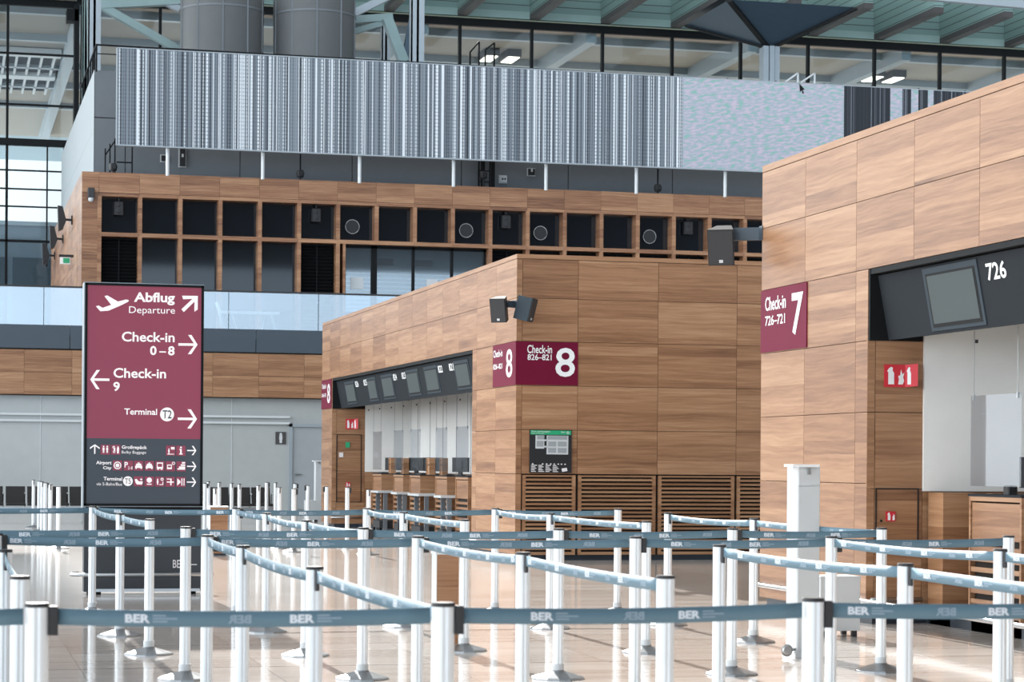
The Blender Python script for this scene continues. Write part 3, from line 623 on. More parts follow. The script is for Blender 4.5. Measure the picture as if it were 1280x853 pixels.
bench([-20, 8, 35, 62, 88], 50.5, 'row of black seats on a steel beam left of the sign totem', 0)
bench([236, 264, 291, 316], 50.5, 'row of black seats between the sign totem and the toilet door', 0)

# ================================================================ CHECK-IN KIOSKS
KX = 8.05; KH = 4.47
def kick_rail(parent, pts):
    q = MB(); q.tube(pts, 0.022, 8); q.build('bumper_rail', M['chrome'], parent)
def kiosk(lab, y_near, y_far, o0, o1, pier_sign_far, x_far=16.5):
    """timber island; opening between o0 (near) and o1 (far) on the -X side"""
    o = thing('check_in_kiosk', lab, 'kiosk', (KX+2, (y_near+y_far)/2, 0))
    zr = [0.083, 0.70, 1.266, 1.91, 2.555, 3.20, 3.83, 4.40]
    # dark carcass
    q = MB(); q.box(KX+0.045, x_far, y_near+0.055, o0-0.02, 0.08, KH-0.07); q.box(KX+0.045, x_far, o1+0.04, y_far-0.045, 0.08, KH-0.07)
    q.box(KX+0.045, x_far, y_near+0.055, y_far-0.045, 3.205, KH-0.07); q.box(KX+1.75, x_far, o0-0.02, o1+0.02, 0.08, 3.2); q.build('carcass', M['gap'], o)
    q = MB()
    ys = [y_near]; 
    while ys[-1] < y_far-0.3: ys.append(min(ys[-1]+1.255, y_far))
    if len(ys) > 2 and ys[-1]-ys[-2] < 0.5: ys.pop(-2)
    def cut(lo, hi): return [lo]+[y for y in ys if lo+0.15 < y < hi-0.15]+[hi]
    slabs(q, 'y', KX, cut(y_near, y_far), zr[5:], -1, 0.04)
    slabs(q, 'y', KX, cut(y_near, o0), zr[:6], -1, 0.04); slabs(q, 'y', KX, cut(o1, y_far), zr[:6], -1, 0.04)
    # camera-facing return inside the opening
    if o1 < 20: slabs(q, 'x', o1, [KX, KX+0.075, KX+0.54], [0.083, 0.70, 1.22, 1.91, 2.56], -1, 0.03); slabs(q, 'x', o1, [KX+0.54, KX+1.6], [0.083, 1.2], -1, 0.03)
    else: slabs(q, 'x', o1, [KX, KX+0.10, KX+0.72], [0.083, 0.55, 1.22, 1.60, 2.0, 2.56], -1, 0.03); slabs(q, 'x', o1, [KX+0.72, KX+1.6], [0.083, 1.2], -1, 0.03)
    q.build('side_cladding', M['wood'], o)
    q = MB(); xs = [KX, KX+0.085, KX+0.93]+[KX+0.93+1.232*k for k in range(1, 7)]
    slabs(q, 'x', y_near, xs, zr[2:], -1, 0.04)
    slabs(q, 'x', y_near, [KX, KX+0.085], zr[:3], -1, 0.04); q.build('front_cladding', M['wood'], o)
    # louvred lower panels on the near end
    for i in range(1, len(xs)-1):
        a, b = xs[i]+0.02, xs[i+1]-0.02; q = MB()
        for xx in (a, b-0.05): q.box(xx, xx+0.05, y_near, y_near+0.05, 0.083, 1.25, random.random())
        q.box(a+0.05, b-0.05, y_near, y_near+0.05, 0.083, 0.125); q.box(a+0.05, b-0.05, y_near, y_near+0.05, 1.225, 1.25)
        z = 0.155
        while z < 1.21: q.hexa([(a+0.05,y_near,z),(b-0.05,y_near,z),(b-0.05,y_near+0.035,z+0.01),(a+0.05,y_near+0.035,z+0.01),(a+0.05,y_near,z+0.026),(b-0.05,y_near,z+0.026),(b-0.05,y_near+0.035,z+0.036),(a+0.05,y_near+0.035,z+0.036)], random.random()); z += 0.0595
        q.build('louvre_panel', M['wood'], o)
    q = MB(); q.box(KX-0.0, x_far, y_near, y_far, 4.405, KH, 0.6); q.build('roof_edge', M['wood'], o)
    q = MB(); q.box(KX+0.06, x_far-0.05, y_near+0.06, o0, 0, 0.083); q.box(KX+0.06, x_far, o1, y_far-0.06, 0, 0.083); q.box(KX+0.6, x_far, o0, o1, 0, 0.083); q.build('plinth', M['plinth'], o)
    # rear white wall of the service bay
    q = MB(); q.box(KX+1.70, KX+1.74, o0, o1, 1.2, 3.1); q.box(KX+0.54 if o1 < 20 else KX+0.72, KX+1.72, o1-0.03, o1, 1.20, 2.75)
    y_ = o0+0.6
    q.build('rear_wall', M['whitepanel'], o)
    q = MB(); y_ = o1-0.9
    while y_ > o0: q.box(KX+1.694, KX+1.70, y_-0.002, y_+0.002, 1.2, 2.7); q.lathe(0, 0, [(0.012, 0), (0.012, 0.02)], 8) if False else q.box(KX+0.62, KX+0.64, y_-0.012, y_+0.012, 2.50, 2.53); y_ -= 1.24
    q.build('hook_strip', M['rubber'], o)
    q = MB(); slabs(q, 'y', KX+1.60, [o0+(o1-o0)*k/6 for k in range(7)], [0.083, 1.2], -1, 0.06); q.build('rear_base', M['wood'], o)
    # slanted display fascia
    q = MB(); a, b = o0+0.002, o1-0.002
    q.add([(KX+0.08, a, 3.14), (KX+0.08, b-0.02, 3.14), (KX+0.19, b-0.02, 2.56), (KX+0.19, a, 2.56), (KX+0.5, a, 3.14), (KX+0.5, b-0.02, 3.14), (KX+0.5, b-0.02, 2.60), (KX+0.5, a, 2.60)],
        [(0,1,2,3),(7,6,5,4),(0,4,5,1),(3,2,6,7),(0,3,7,4),(1,5,6,2)]); q.build('display_fascia', M['anthracite'], o)
    q = MB(); q.box(KX+0.01, KX+0.5, a, b, 3.15, 3.20); q.box(KX+0.005, KX+0.5, b-0.03, b+0.0, 2.555, 3.2); q.build('fascia_frame', M['blackmetal'], o)
    return o
def fx(z): return KX+0.08+0.11*(3.14-z)/0.58      # fascia plane
def fascia_screen(o, yn, yf, zt=3.09, zb=2.62):
    p = MB(); d = 0.012
    def quad(ya, yb, z0, z1, off): return [(fx(z0)-off, yb, z0), (fx(z0)-off, ya, z0), (fx(z1)-off, ya, z1), (fx(z1)-off, yb, z1)]
    p.plate(quad(yn, yf, zb, zt, d), (0.02, 0, 0)); s = p.build('screen_bezel', M['greyplastic'], o)
    p = MB(); p.plate(quad(yn+0.05, yf-0.05, zb+0.03, zt-0.05, d+0.003), (0.006, 0, 0)); p.build('screen_rim', M['blackmetal'], s)
    p = MB(); p.plate(quad(yn+0.08, yf-0.08, zb+0.06, zt-0.07, d+0.006), (0.006, 0, 0)); p.build('screen_glass', M['screen'], s)
def fascia_number(o, body, yn, yf, z0=2.93, z1=3.07):
    p = MB(); put_text(p, body, (fx(z0)-0.006, yf, z0), (fx(z0)-0.006, yn, z0), (fx(z1)-0.006, yf, z1), 0.02); p.build('counter_number', M['white'], o)
k8 = kiosk('timber check-in kiosk in the middle with louvred base and number 8 signs', 31.6, 48.95, 34.40, 47.6, True)
k7 = kiosk('timber check-in kiosk at the right edge with number 7 sign', 4.0, 21.5, 5.5, 18.78, True, 15)
for yn, yf in ((45.5, 46.55), (43.15, 44.0), (41.45, 42.5), (39.1, 40.1), (37.5, 38.5), (35.15, 36.1)): fascia_screen(k8, yn-0.05, yf+0.05)
for b_, yn in (('826', 45.02), ('825', 44.08), ('824', 41.02), ('823', 40.20), ('822', 37.06), ('821', 36.20)): fascia_number(k8, b_, yn, yn+0.34, 2.95, 3.07)
fascia_screen(k7, 16.76, 17.80, 3.12, 2.585)
fascia_number(k7, '726', 16.28, 16.62); fascia_number(k7, '725', 15.55, 15.89); fascia_screen(k7, 14.4, 15.44, 3.12, 2.585)
kick_rail(k7, [(KX+0.04, 5.5, 0.21), (KX-0.06, 5.6, 0.21), (KX-0.06, 21.3, 0.21), (KX-0.02, 21.56, 0.21), (KX+0.2, 21.62, 0.21)])
kick_rail(k8, [(KX+0.02, 31.56, 0.20), (KX-0.06, 31.7, 0.20), (KX-0.06, 34.3, 0.20), (KX+0.03, 34.38, 0.20)])
kick_rail(k8, [(KX+0.02, 47.7, 0.22), (KX-0.02, 47.54, 0.22), (KX+0.65, 47.54, 0.22)])
kick_rail(k7, [(KX+0.02, 18.7, 0.22), (KX+0.1, 18.72, 0.22), (KX+0.52, 18.72, 0.22)])
# maintenance doors in the returns
q = MB(); 
for x in (KX+0.09, KX+0.50): q.box(x-0.006, x+0.006, 18.77, 18.779, 0.7, 1.22)
q.box(KX+0.09, KX+0.50, 18.77, 18.779, 1.214, 1.226); q.lathe(0, 0, [(0.012, 0), (0.012, 0.01)], 10); n0 = len(q.v)-40
for i in range(n0, len(q.v)): v = q.v[i]; q.v[i] = (KX+0.14+v[0], 18.779-v[2], 0.93+v[1])
q.build('door_joint', M['gap'], k7)
q = MB()
for x in (KX+0.11, KX+0.64): q.box(x-0.008, x+0.008, 47.59, 47.599, 0.55, 2.0)
for z in (2.0, 0.55): q.box(KX+0.11, KX+0.64, 47.59, 47.599, z-0.006, z+0.006)
q.build('door_joint', M['gap'], k8)

# signs on the kiosks (flat plates that wrap the corner)
def textX(mb, body, yl, yr, z0, z1, X, off=0.01):     # reads from far (left) to near (right) on a face looking to -X
    put_text(mb, body, (X, yl, z0), (X, yr, z0), (X, yl, z1), off)
o = thing('check_in_sign', 'maroon corner sign reading Check-in 826-821 and 8, middle kiosk', 'sign', (KX, 31.6, 2.56))
q = MB(); q.box(KX-0.012, KX+0.93, 31.588, 31.602, 2.565, 3.195); q.box(KX-0.012, KX+0.002, 31.6, 33.0, 2.565, 3.195); q.build('plate', M['maroon'], o)
q = MB(); textY(q, 'Check-in', 657, 431, 688, 441.5, 31.584, 0.015); textY(q, '826\u2013821', 657.5, 442.5, 687.5, 450, 31.584, 0.015); textY(q, '8', 692.5, 434, 717, 470.5, 31.584, 0.012)
textX(q, 'Check-in', 32.95, 32.38, 3.01, 3.12, KX-0.016, 0.015); textX(q, '826\u2013821', 32.95, 32.38, 2.83, 2.91, KX-0.016, 0.015); textX(q, '8', 32.16, 31.78, 2.68, 3.10, KX-0.016, 0.012); q.build('lettering', M['white'], o)
o = thing('check_in_sign', 'small maroon 8 sign at the far end of the middle kiosk', 'sign', (KX, 48.3, 2.56))
q = MB(); q.box(KX-0.012, KX+0.002, 47.65, 48.95, 2.565, 3.195); q.build('plate', M['maroon'], o)
q = MB(); textX(q, 'Check-in', 48.85, 48.3, 3.01, 3.12, KX-0.016, 0.015); textX(q, '826\u2013821', 48.85, 48.3, 2.83, 2.91, KX-0.016, 0.015); textX(q, '8', 48.15, 47.8, 2.68, 3.10, KX-0.016, 0.012); q.build('lettering', M['white'], o)
o = thing('check_in_sign', 'maroon sign reading Check-in 726-721 and 7 on the right kiosk', 'sign', (KX, 20.8, 2.56))
q = MB(); q.box(KX-0.012, KX+0.002, 20.24, 21.49, 2.565, 3.195); q.build('plate', M['maroon'], o)
q = MB(); textX(q, 'Check-in', 21.35, 20.78, 2.98, 3.12, KX-0.016, 0.015); textX(q, '726\u2013721', 21.35, 20.80, 2.83, 2.93, KX-0.016, 0.015); textX(q, '7', 20.62, 20.32, 2.70, 3.11, KX-0.016, 0.02); q.build('lettering', M['white'], o)

# evacuation plan
o = thing('evacuation_plan', 'framed evacuation plan with a green header and grey floor map on dark ground', 'plan board', (8.6, 31.6, 1.27))
q = MB(); a = atY(662, 591, 31.58); b = atY(714, 537, 31.58); q.box(a[0], b[0], 31.575, 31.6, a[2], b[2]); q.build('board', M['black'], o)
PYp = 31.573
q = MB(); polyY(q, [(662.6, 537.6), (713.4, 537.6), (713.4, 543), (662.6, 543)], PYp); q.build('header', M['green'], o)
q = MB(); textY(q, 'Flucht- und Rettungsplan', 664, 538.3, 687, 540.4, PYp-0.004, 0.01); textY(q, 'Escape and rescue plan', 664, 540.8, 680, 542.3, PYp-0.004); textY(q, 'Ebene', 701, 538.6, 706, 540.4, PYp-0.004, 0.01); circY(q, 709.5, 540.3, 1.6, PYp-0.003, 12, 1.0)
for k, x in enumerate((664, 673, 682, 691)):
    for r_ in range(5): w_ = (7.4, 5.2, 6.6, 4.4, 6.0)[(k+r_) % 5]; polyY(q, [(x, 581+1.9*r_), (x+w_, 581+1.9*r_), (x+w_, 581.9+1.9*r_), (x, 581.9+1.9*r_)], PYp)
for x in (665, 677.5, 682.5, 687.5, 692, 697, 701, 705.5): polyY(q, [(x, 579), (x+1.8, 579), (x+1.8, 580.4), (x, 580.4)], PYp)
polyY(q, [(702, 585), (708.5, 584), (709.5, 588), (703, 589.4)], PYp); q.build('lettering', M['offwhite'], o)
q = MB()
for x0_, x1_, y0_, y1_ in ((669, 680, 544, 560.5), (683, 710, 544, 567.5), (680, 684, 557, 559), (680, 684, 549, 551)): polyY(q, [(x0_, y0_), (x1_, y0_), (x1_, y1_), (x0_, y1_)], PYp)
q.build('map_corridors', M['palebox'], o)
q = MB()
for x0_, x1_, y0_, y1_ in ((671, 680, 544.4, 549), (670.5, 679, 551, 558), (684.5, 708.5, 544.4, 549), (685, 695, 551.5, 557.5), (697, 708, 551.5, 557.5), (685, 695, 559.5, 565.5), (697, 708, 559.5, 565.5)):
    polyY(q, [(x0_, y0_), (x1_, y0_), (x1_, y1_), (x0_, y1_)], PYp-0.004)
q.build('map_rooms', M['doorgrey'], o)

# fire extinguisher signs and small notices
def fire_sign(Y, x0_, x1_, y0_, y1_, lab, bent=True):
    a = atY(x0_, y1_, Y); b = atY(x1_, y0_, Y); o = thing('fire_extinguisher_sign', lab, 'sign', ((a[0]+b[0])/2, Y, a[2]))
    w = b[0]-a[0]; h = b[2]-a[2]; xm = a[0]+(0.68*w if bent else w); q = MB()
    q.box(a[0], xm, Y-0.012, Y, a[2], b[2])
    if bent: q.hexa([(xm, Y-0.012, a[2]), (b[0], Y-0.08, a[2]+0.01), (b[0], Y-0.07, a[2]+0.01), (xm, Y, a[2]), (xm, Y-0.012, b[2]), (b[0], Y-0.08, b[2]+0.01), (b[0], Y-0.07, b[2]+0.01), (xm, Y, b[2])])
    q.build('plate', M['red'], o)
    q = MB(); W_ = xm-a[0]
    def P(lst, sx=a[0], ww=W_, t=0.0): q.plate([(sx+u*ww, Y-0.014-t*(u*ww)/(max(b[0]-xm, 1e-3)), a[2]+v*h) for u, v in lst], (0, 0.002, 0))
    ext = [(0.18,0.12),(0.46,0.12),(0.46,0.62),(0.38,0.74),(0.40,0.86),(0.30,0.90),(0.20,0.82),(0.12,0.70),(0.18,0.66)]
    fla = [(0.66,0.12),(0.88,0.12),(0.95,0.28),(0.90,0.44),(0.96,0.66),(0.86,0.56),(0.80,0.78),(0.76,0.52),(0.66,0.50),(0.70,0.34)]
    P(ext); P(fla)
    if bent: P(ext, xm, b[0]-xm, 0.065); P(fla, xm, b[0]-xm, 0.065)
    q.build('pictogram', M['white'], o)
fire_sign(18.778, 1103.5, 1141, 449, 477, 'red fire extinguisher sign high on the right kiosk return')
fire_sign(18.778, 1108, 1119.5, 632.5, 645, 'small red fire extinguisher sticker low on the right kiosk door', False)
fire_sign(47.598, 431.5, 446, 527, 540, 'red fire extinguisher sign high on the middle kiosk return')
fire_sign(47.598, 432.5, 438, 606, 612, 'tiny red fire extinguisher sticker low on the middle kiosk door', False)
a = atY(432, 563, 47.56); q = MB(); q.box(a[0], a[0]+0.09, 47.58, 47.598, a[2], a[2]+0.12); tag(q.build('first_aid_sticker', M['green']), 'small green sticker on the middle kiosk return', 'sticker')
a = atY(424, 575, 47.56); q = MB(); q.box(a[0], a[0]+0.09, 47.58, 47.598, a[2], a[2]+0.10); tag(q.build('notice_sticker', M['offwhite']), 'small pale sticker on the middle kiosk return', 'sticker')

# loudspeakers on the kiosk corners
def loudspeaker(lab, c, yaw, tilt, w, d, h, m_, bracket):
    o = thing('wall_loudspeaker', lab, 'loudspeaker', c); R_ = Matrix.Rotation(yaw, 3, 'Z') @ Matrix.Rotation(tilt, 3, 'X')
    def B(q, x0, x1, y0, y1, z0, z1, ch=0.0):
        P = [(x0,y0,z0),(x1,y0,z0),(x1-ch,y1,z0),(x0+ch,y1,z0),(x0,y0,z1),(x1,y0,z1),(x1-ch,y1,z1),(x0+ch,y1,z1)]
        q.hexa([Vector(c)+R_ @ Vector(p) for p in P])
    q = MB(); B(q, -w/2, w/2, -d/2, d/2, -h/2, h/2, w*0.22); q.build('cabinet', M[m_], o)
    q = MB(); B(q, -w/2+0.01, w/2-0.01, -d/2-0.012, -d/2, -h/2+0.01, h/2-0.01); q.build('grille', M['rubber'], o)
    q = MB(); B(q, -0.02, 0.02, -d/2-0.018, -d/2-0.01, -h/2+0.03, -h/2+0.06); q.build('badge', M['palebox'], o)
    q = MB()
    for a_, b_, w_ in bracket: q.bar(a_, b_, w_, w_*1.6)
    q.build('bracket', M['slate'], o)
c1 = atY(899.5, 303, 21.7)
loudspeaker('black loudspeaker on a steel arm at the corner of the right kiosk', (c1[0], 21.7, c1[2]), math.radians(-30), math.radians(16), 0.27, 0.24, 0.37, 'black', [((c1[0]+0.1, 21.75, c1[2]+0.12), (KX+0.1, 21.56, c1[2]+0.12), 0.08), ((KX-0.01, 21.52, c1[2]+0.12), (KX+0.2, 21.52, c1[2]+0.12), 0.09)])
c2 = atY(623, 387, 31.35); c3 = atY(652, 386, 31.3)
loudspeaker('left of the two loudspeakers at the corner of the middle kiosk', (c2[0], 31.35, c2[2]), math.radians(-35), math.radians(14), 0.24, 0.22, 0.35, 'black', [((c2[0]+0.1, 31.4, c2[2]+0.08), (KX, 31.5, c2[2]+0.08), 0.06)])
loudspeaker('right of the two loudspeakers at the corner of the middle kiosk', (c3[0], 31.25, c3[2]), math.radians(55), math.radians(14), 0.22, 0.24, 0.34, 'greyplastic', [((c3[0]-0.05, 31.35, c3[2]+0.08), (c3[0]-0.12, 31.56, c3[2]+0.08), 0.06)])

# ---- desks
DX = KX+0.58
def desk(y0, lab, w=0.98):
    """check-in desk, front looking to -X"""
    o = thing('check_in_desk', lab, 'desk', (DX+0.4, y0+w/2, 0), 'check-in desks'); y1 = y0+w; q = MB()
    q.box(DX, DX+0.75, y0, y0+0.03, 0.11, 1.17, 0.3); q.box(DX, DX+0.75, y1-0.03, y1, 0.11, 1.17, 0.6); q.box(DX, DX+0.03, y0+0.03, y1-0.03, 1.13, 1.17, 0.7); q.box(DX+0.70, DX+0.75, y0+0.03, y1-0.03, 0.11, 1.13, 0.4); q.build('carcass', M['wood'], o)
    q = MB(); q.box(DX+0.012, DX+0.04, y0+0.04, y1-0.04, 0.80, 1.115, 0.55); q.build('front_panel', M['wood'], o)
    q = MB()
    for k in range(7): q.box(DX+0.005, DX+0.03, y0+0.035, y1-0.035, 0.15+0.092*k, 0.192+0.092*k, random.random())
    q.build('front_slats', M['wood'], o)
    q = MB(); q.box(DX+0.05, DX+0.06, y0+0.03, y1-0.03, 0.1, 1.12); q.build('backing', M['gap'], o)
    q = MB(); q.box(DX-0.01, DX+0.78, y0-0.005, y1+0.005, 1.17, 1.19); q.build('worktop', M['anthracite'], o)
    q = MB(); q.box(DX+0.02, DX+0.72, y0+0.02, y1-0.02, 0, 0.11); q.build('base', M['plinth'], o)
    return o
def monitor(x, y, z, lab, w=0.36, yaw=0.0, m_='black'):
    o = thing('computer_monitor', lab, 'monitor', (x, y, z)); R_ = Matrix.Rotation(yaw, 3, 'Z')
    def B(q, *b):
        x0, x1, y0, y1, z0, z1 = b; q.hexa([Vector((x, y, z))+R_ @ Vector(p) for p in ((x0,y0,z0),(x1,y0,z0),(x1,y1,z0),(x0,y1,z0),(x0,y0,z1),(x1,y0,z1),(x1,y1,z1),(x0,y1,z1))])
    q = MB(); B(q, -0.03, 0.03, -w/2, w/2, 0.06, 0.32); q.build('display', M[m_], o)
    q = MB(); B(q, -0.055, -0.03, -w/5, w/5, 0.11, 0.26); q.build('rear_housing', M['rubber'], o)
    q = MB(); B(q, -0.03, 0.01, -0.04, 0.04, 0.01, 0.14); q.build('stand', M['rubber'], o)
    q = MB(); B(q, -0.1, 0.08, -0.11, 0.11, 0.0, 0.015); q.build('foot', M['rubber'], o)
dk = [(16.92, 'pale wood check-in desk with slatted front inside the right kiosk'),
      (44.95, 'farthest check-in desk of the middle kiosk, leftmost in view'), (42.72, 'second check-in desk from the left in the middle kiosk'),
      (41.10, 'third check-in desk from the left in the middle kiosk'), (38.80, 'fourth check-in desk from the left in the middle kiosk'), (37.14, 'nearest check-in desk of the middle kiosk, rightmost in view')]
for y0, lab in dk: desk(y0, lab)
monitor(DX+0.20, 17.02, 1.19, 'black monitor on the desk inside the right kiosk, at the right picture edge', 0.30, math.radians(50))
q = MB(); q.bbox(DX+0.05, DX+0.14, 17.26, 17.36, 1.19, 1.27, 0.01); tag(q.build('card_reader', M['black']), 'small black card reader beside the monitor in the right kiosk', 'card reader')
nms = ['farthest desk', 'second desk from the left', 'third desk from the left', 'fourth desk from the left', 'nearest desk']
for i, (y, yaw) in enumerate(((45.1, 50), (42.75, 40), (41.2, 50), (38.9, 35), (37.0, 50))):
    monitor(DX+0.30, y+0.12, 1.19, 'dark monitor on the %s in the middle kiosk' % nms[i], 0.36, math.radians(yaw))
    o = thing('keyboard', 'black keyboard on the %s in the middle kiosk' % nms[i], 'keyboard', (DX+0.18, y+0.55, 1.19))
    q = MB(); q.box(DX+0.10, DX+0.26, y+0.35, y+0.75, 1.19, 1.205); q.build('case', M['rubber'], o)
    q = MB()
    for r_ in range(4):
        for c_ in range(10): q.box(DX+0.115+0.034*r_, DX+0.14+0.034*r_, y+0.37+0.036*c_, y+0.395+0.036*c_, 1.205, 1.213)
    q.build('keys', M['black'], o)
for i, (xa, xb, ya, yb) in enumerate(((493, 502, 578, 594), (510.5, 517, 579, 594), (540.5, 551.5, 577.5, 594), (559, 566, 578.5, 594))):
    yy = atX((xa+xb)/2, 590, DX+0.2)[1]; lab = '%s wooden box on the middle kiosk desks, %s of four' % (['small pale', 'narrow pale', 'large pale', 'brown'][i], ['leftmost', 'second from left', 'third from left', 'rightmost'][i])
    o = thing('printer_box', lab, 'box', (DX+0.2, yy, 1.19)); w = 0.11+0.03*(i == 2)
    q = MB(); q.box(DX+0.03, DX+0.14, yy-w, yy-w+0.02, 1.19, 1.50, 0.8); q.box(DX+0.03, DX+0.14, yy+w-0.02, yy+w, 1.19, 1.50, 0.7); q.box(DX+0.03, DX+0.14, yy-w+0.02, yy+w-0.02, 1.48, 1.50, 0.9); q.box(DX+0.05, DX+0.13, yy-w+0.02, yy+w-0.02, 1.19, 1.48, 0.9); q.build('case', M['wood'], o)
    q = MB(); q.box(DX+0.044, DX+0.05, yy-0.07, yy+0.07, 1.36, 1.38); q.build('slot', M['gap'], o)
# hanging acrylic screens over the desks
for i, (y0, lab) in enumerate(dk):
    o = thing('acrylic_screen', ['clear acrylic panel hanging over the desk in the right kiosk', 'clear acrylic panel over the farthest desk of the middle kiosk', 'clear acrylic panel over the second desk from the left', 'clear acrylic panel over the third desk from the left', 'clear acrylic panel over the fourth desk from the left', 'clear acrylic panel over the nearest desk of the middle kiosk'][i], 'screen', (DX, y0+0.5, 1.25), 'acrylic screens')
    q = MB(); q.box(DX-0.004, DX+0.004, y0+0.02, y0+0.95, 1.26, 2.04); q.build('sheet', M['acrylic'], o)
    for yy in (y0+0.08, y0+0.9): q = MB(); q.bar((DX, yy, 2.02), (DX, yy, 2.60), 0.006); q.box(DX-0.008, DX+0.008, yy-0.01, yy+0.01, 2.0, 2.05); q.build('hanger', M['chrome'], o)
# baggage scales between the desks
for i, (ya, yb) in enumerate(((44.0, 44.9), (42.08, 42.68), (40.05, 41.05), (38.15, 38.75))):
    o = thing('baggage_scale', 'steel baggage scale frame between the middle kiosk desks, %s from the left' % ['first', 'second', 'third', 'fourth'][i], 'baggage scale', (DX, (ya+yb)/2, 0), 'baggage scales')
    q = MB(); q.box(DX-0.25, DX+0.3, ya, yb-0.0, 0.80, 0.84); q.build('shelf', M['palebox'], o)
    for y_ in (ya+0.05, yb-0.05): q = MB(); q.box(DX-0.13, DX-0.05, y_-0.025, y_+0.025, 0.0, 0.80); q.build('leg', M['concrete'], o)
    q = MB(); q.box(DX-0.2, DX+0.6, ya+0.09, yb-0.09, 0.10, 0.24); q.build('weighing_belt', M['rubber'], o)
# side cabinet beside the right kiosk desk
o = thing('side_cabinet', 'narrow timber side cabinet left of the desk in the right kiosk', 'cabinet', (DX+0.3, 18.4, 0))
q = MB(); q.box(DX, DX+0.32, 18.42, 18.73, 0.085, 1.19, 0.8); q.box(DX+0.34, DX+0.9, 18.2, 18.26, 0.085, 1.19, 0.2); q.box(DX+0.34, DX+0.40, 18.14, 18.2, 0.085, 1.19, 0.5); q.build('body', M['wood'], o)
q = MB(); q.box(DX+0.02, DX+0.9, 18.3, 18.72, 0, 0.085); q.build('base', M['plinth'], o)
q = MB(); q.box(DX+0.46, DX+0.62, 18.185, 18.2, 1.12, 1.15); q.build('name_plate', M['white'], o)
q = MB(); q.box(DX+0.32, DX+0.33, 18.42, 18.6, 0.09, 1.18); q.build('edge_strip', M['gap'], o)

# ================================================================ SIGN TOTEM
TY = 24.0; tx0, tx1 = 1.408, 2.668
o = thing('sign_totem', 'tall maroon and charcoal wayfinding totem with Abflug Departure and Check-in arrows', 'sign', ((tx0+tx1)/2, TY, 0))
q = MB(); q.box(tx0, tx1, TY, TY+0.30, 0.915, 3.305); q.build('housing', M['steel'], o)
q = MB()
for b in ((tx0+0.01, tx0+0.035, 0.94, 3.29), (tx1-0.03, tx1-0.003, 0.94, 3.29), (tx0+0.01, tx1-0.003, 3.27, 3.295), (tx0+0.01, tx1-0.003, 0.94, 0.965)): q.box(b[0], b[1], TY-0.02, TY, b[2], b[3])
q.box(tx0+0.03, tx1, TY-0.005, TY+0.2, 0.90, 0.93); q.build('screen_frame', M['blackmetal'], o)
zs = atY(178, 555.5, TY-0.01)[2]
q = MB(); q.box(tx0+0.035, tx1-0.03, TY-0.012, TY, zs, 3.27); red = q.build('maroon_display', M['maroonled'], o)
q = MB(); q.box(tx0+0.035, tx1-0.03, TY-0.012, TY, 0.965, zs); dark = q.build('charcoal_display', M['darkled'], o)
q = MB(); q.box(tx0+0.02, tx1-0.01, TY+0.04, TY+0.28, 0.0+0.03, 0.90); base_ = q.build('pedestal', M['pedestal'], o)
q = MB(); q.box(tx0+0.06, tx0+0.20, TY+0.05, TY+0.27, 0, 0.03); q.box(tx1-0.2, tx1-0.06, TY+0.05, TY+0.27, 0, 0.03); q.build('foot', M['blackmetal'], o)
q = MB(); q.tube([(tx0-0.02, TY+0.3, 0.215), (tx0-0.10, TY+0.2, 0.215), (tx0-0.11, TY+0.02, 0.215), (tx0-0.05, TY-0.07, 0.215), (tx1+0.05, TY-0.07, 0.215), (tx1+0.11, TY+0.02, 0.215), (tx1+0.1, TY+0.2, 0.215)], 0.02); q.build('bumper_rail', M['chrome'], o)
q = MB(); q.box(tx0+0.08, tx1-0.02, TY+0.02, TY+0.04, 0.03, 0.06); q.build('kick_strip', M['chrome'], o)
LY = TY-0.018
q = MB(); textY(q, 'BER', 218, 706.5, 233, 716.5, TY+0.035, 0.01); polyY(q, [(238, 711.5), (248, 711.5), (248, 712.6), (238, 712.6)], TY+0.036); q.build('lettering', M['offwhite'], base_)
q = MB()
textY(q, 'Abflug', 164.5, 372.5, 215.5, 388.3, LY, 0.03); textY(q, 'Departure', 158.5, 390.2, 216, 401.5, LY, 0.0)
textY(q, 'Check-in', 150, 422, 216, 434.5, LY, 0.02); textY(q, '0', 185.5, 439.3, 193.7, 451, LY, 0.03); polyY(q, [(197, 446), (205.5, 446), (205.5, 447.5), (197, 447.5)], LY); textY(q, '8', 208, 439.3, 216.3, 451, LY, 0.03)
textY(q, 'Check-in', 140.2, 467.5, 206, 480, LY, 0.02); textY(q, '9', 140.2, 485, 148.4, 496.8, LY, 0.03); textY(q, 'Terminal', 154.5, 518, 195.5, 525.8, LY, 0.02)
def arrow(q, cx, cy, s, ang, w=None):
    w = w or s*0.13; P = [(-1,-0.13),(0.62,-0.13),(0.0,-1.0),(0.36,-1.0),(1.0,0),(0.36,1.0),(0.0,1.0),(0.62,0.13),(-1,0.13)]
    polyY(q, [(cx+s*(x*math.cos(ang)-y*math.sin(ang)), cy+s*(x*math.sin(ang)+y*math.cos(ang))) for x, y in P], LY)
polyY(q, [(224.5, 376), (244.3, 376), (244.3, 393), (240.2, 396), (240.2, 383.2), (227, 396.5), (224, 393), (237.5, 379.8), (226, 380.5)], LY)
arrow(q, 232.8, 437, 12, 0); arrow(q, 123.3, 482.5, 12, math.pi); arrow(q, 233.5, 530, 12, 0)
polyY(q, [(127.5, 378), (131, 377), (144.5, 384.5), (154.5, 381.8), (158, 382.5), (157.5, 384.5), (150, 388.5), (133, 396.2), (122.5, 397), (117, 390.8), (120.5, 389.8), (125.5, 392.6), (136, 388.8)], LY)
circY(q, 208, 524.8, 8.7, LY, 32); q.build('lettering', M['ledwhite'], red)
q = MB(); textY(q, 'T2', 202.3, 519.5, 213.7, 529.8, LY-0.005, 0.01); q.build('terminal_number', M['darkled'], red)
q = MB()
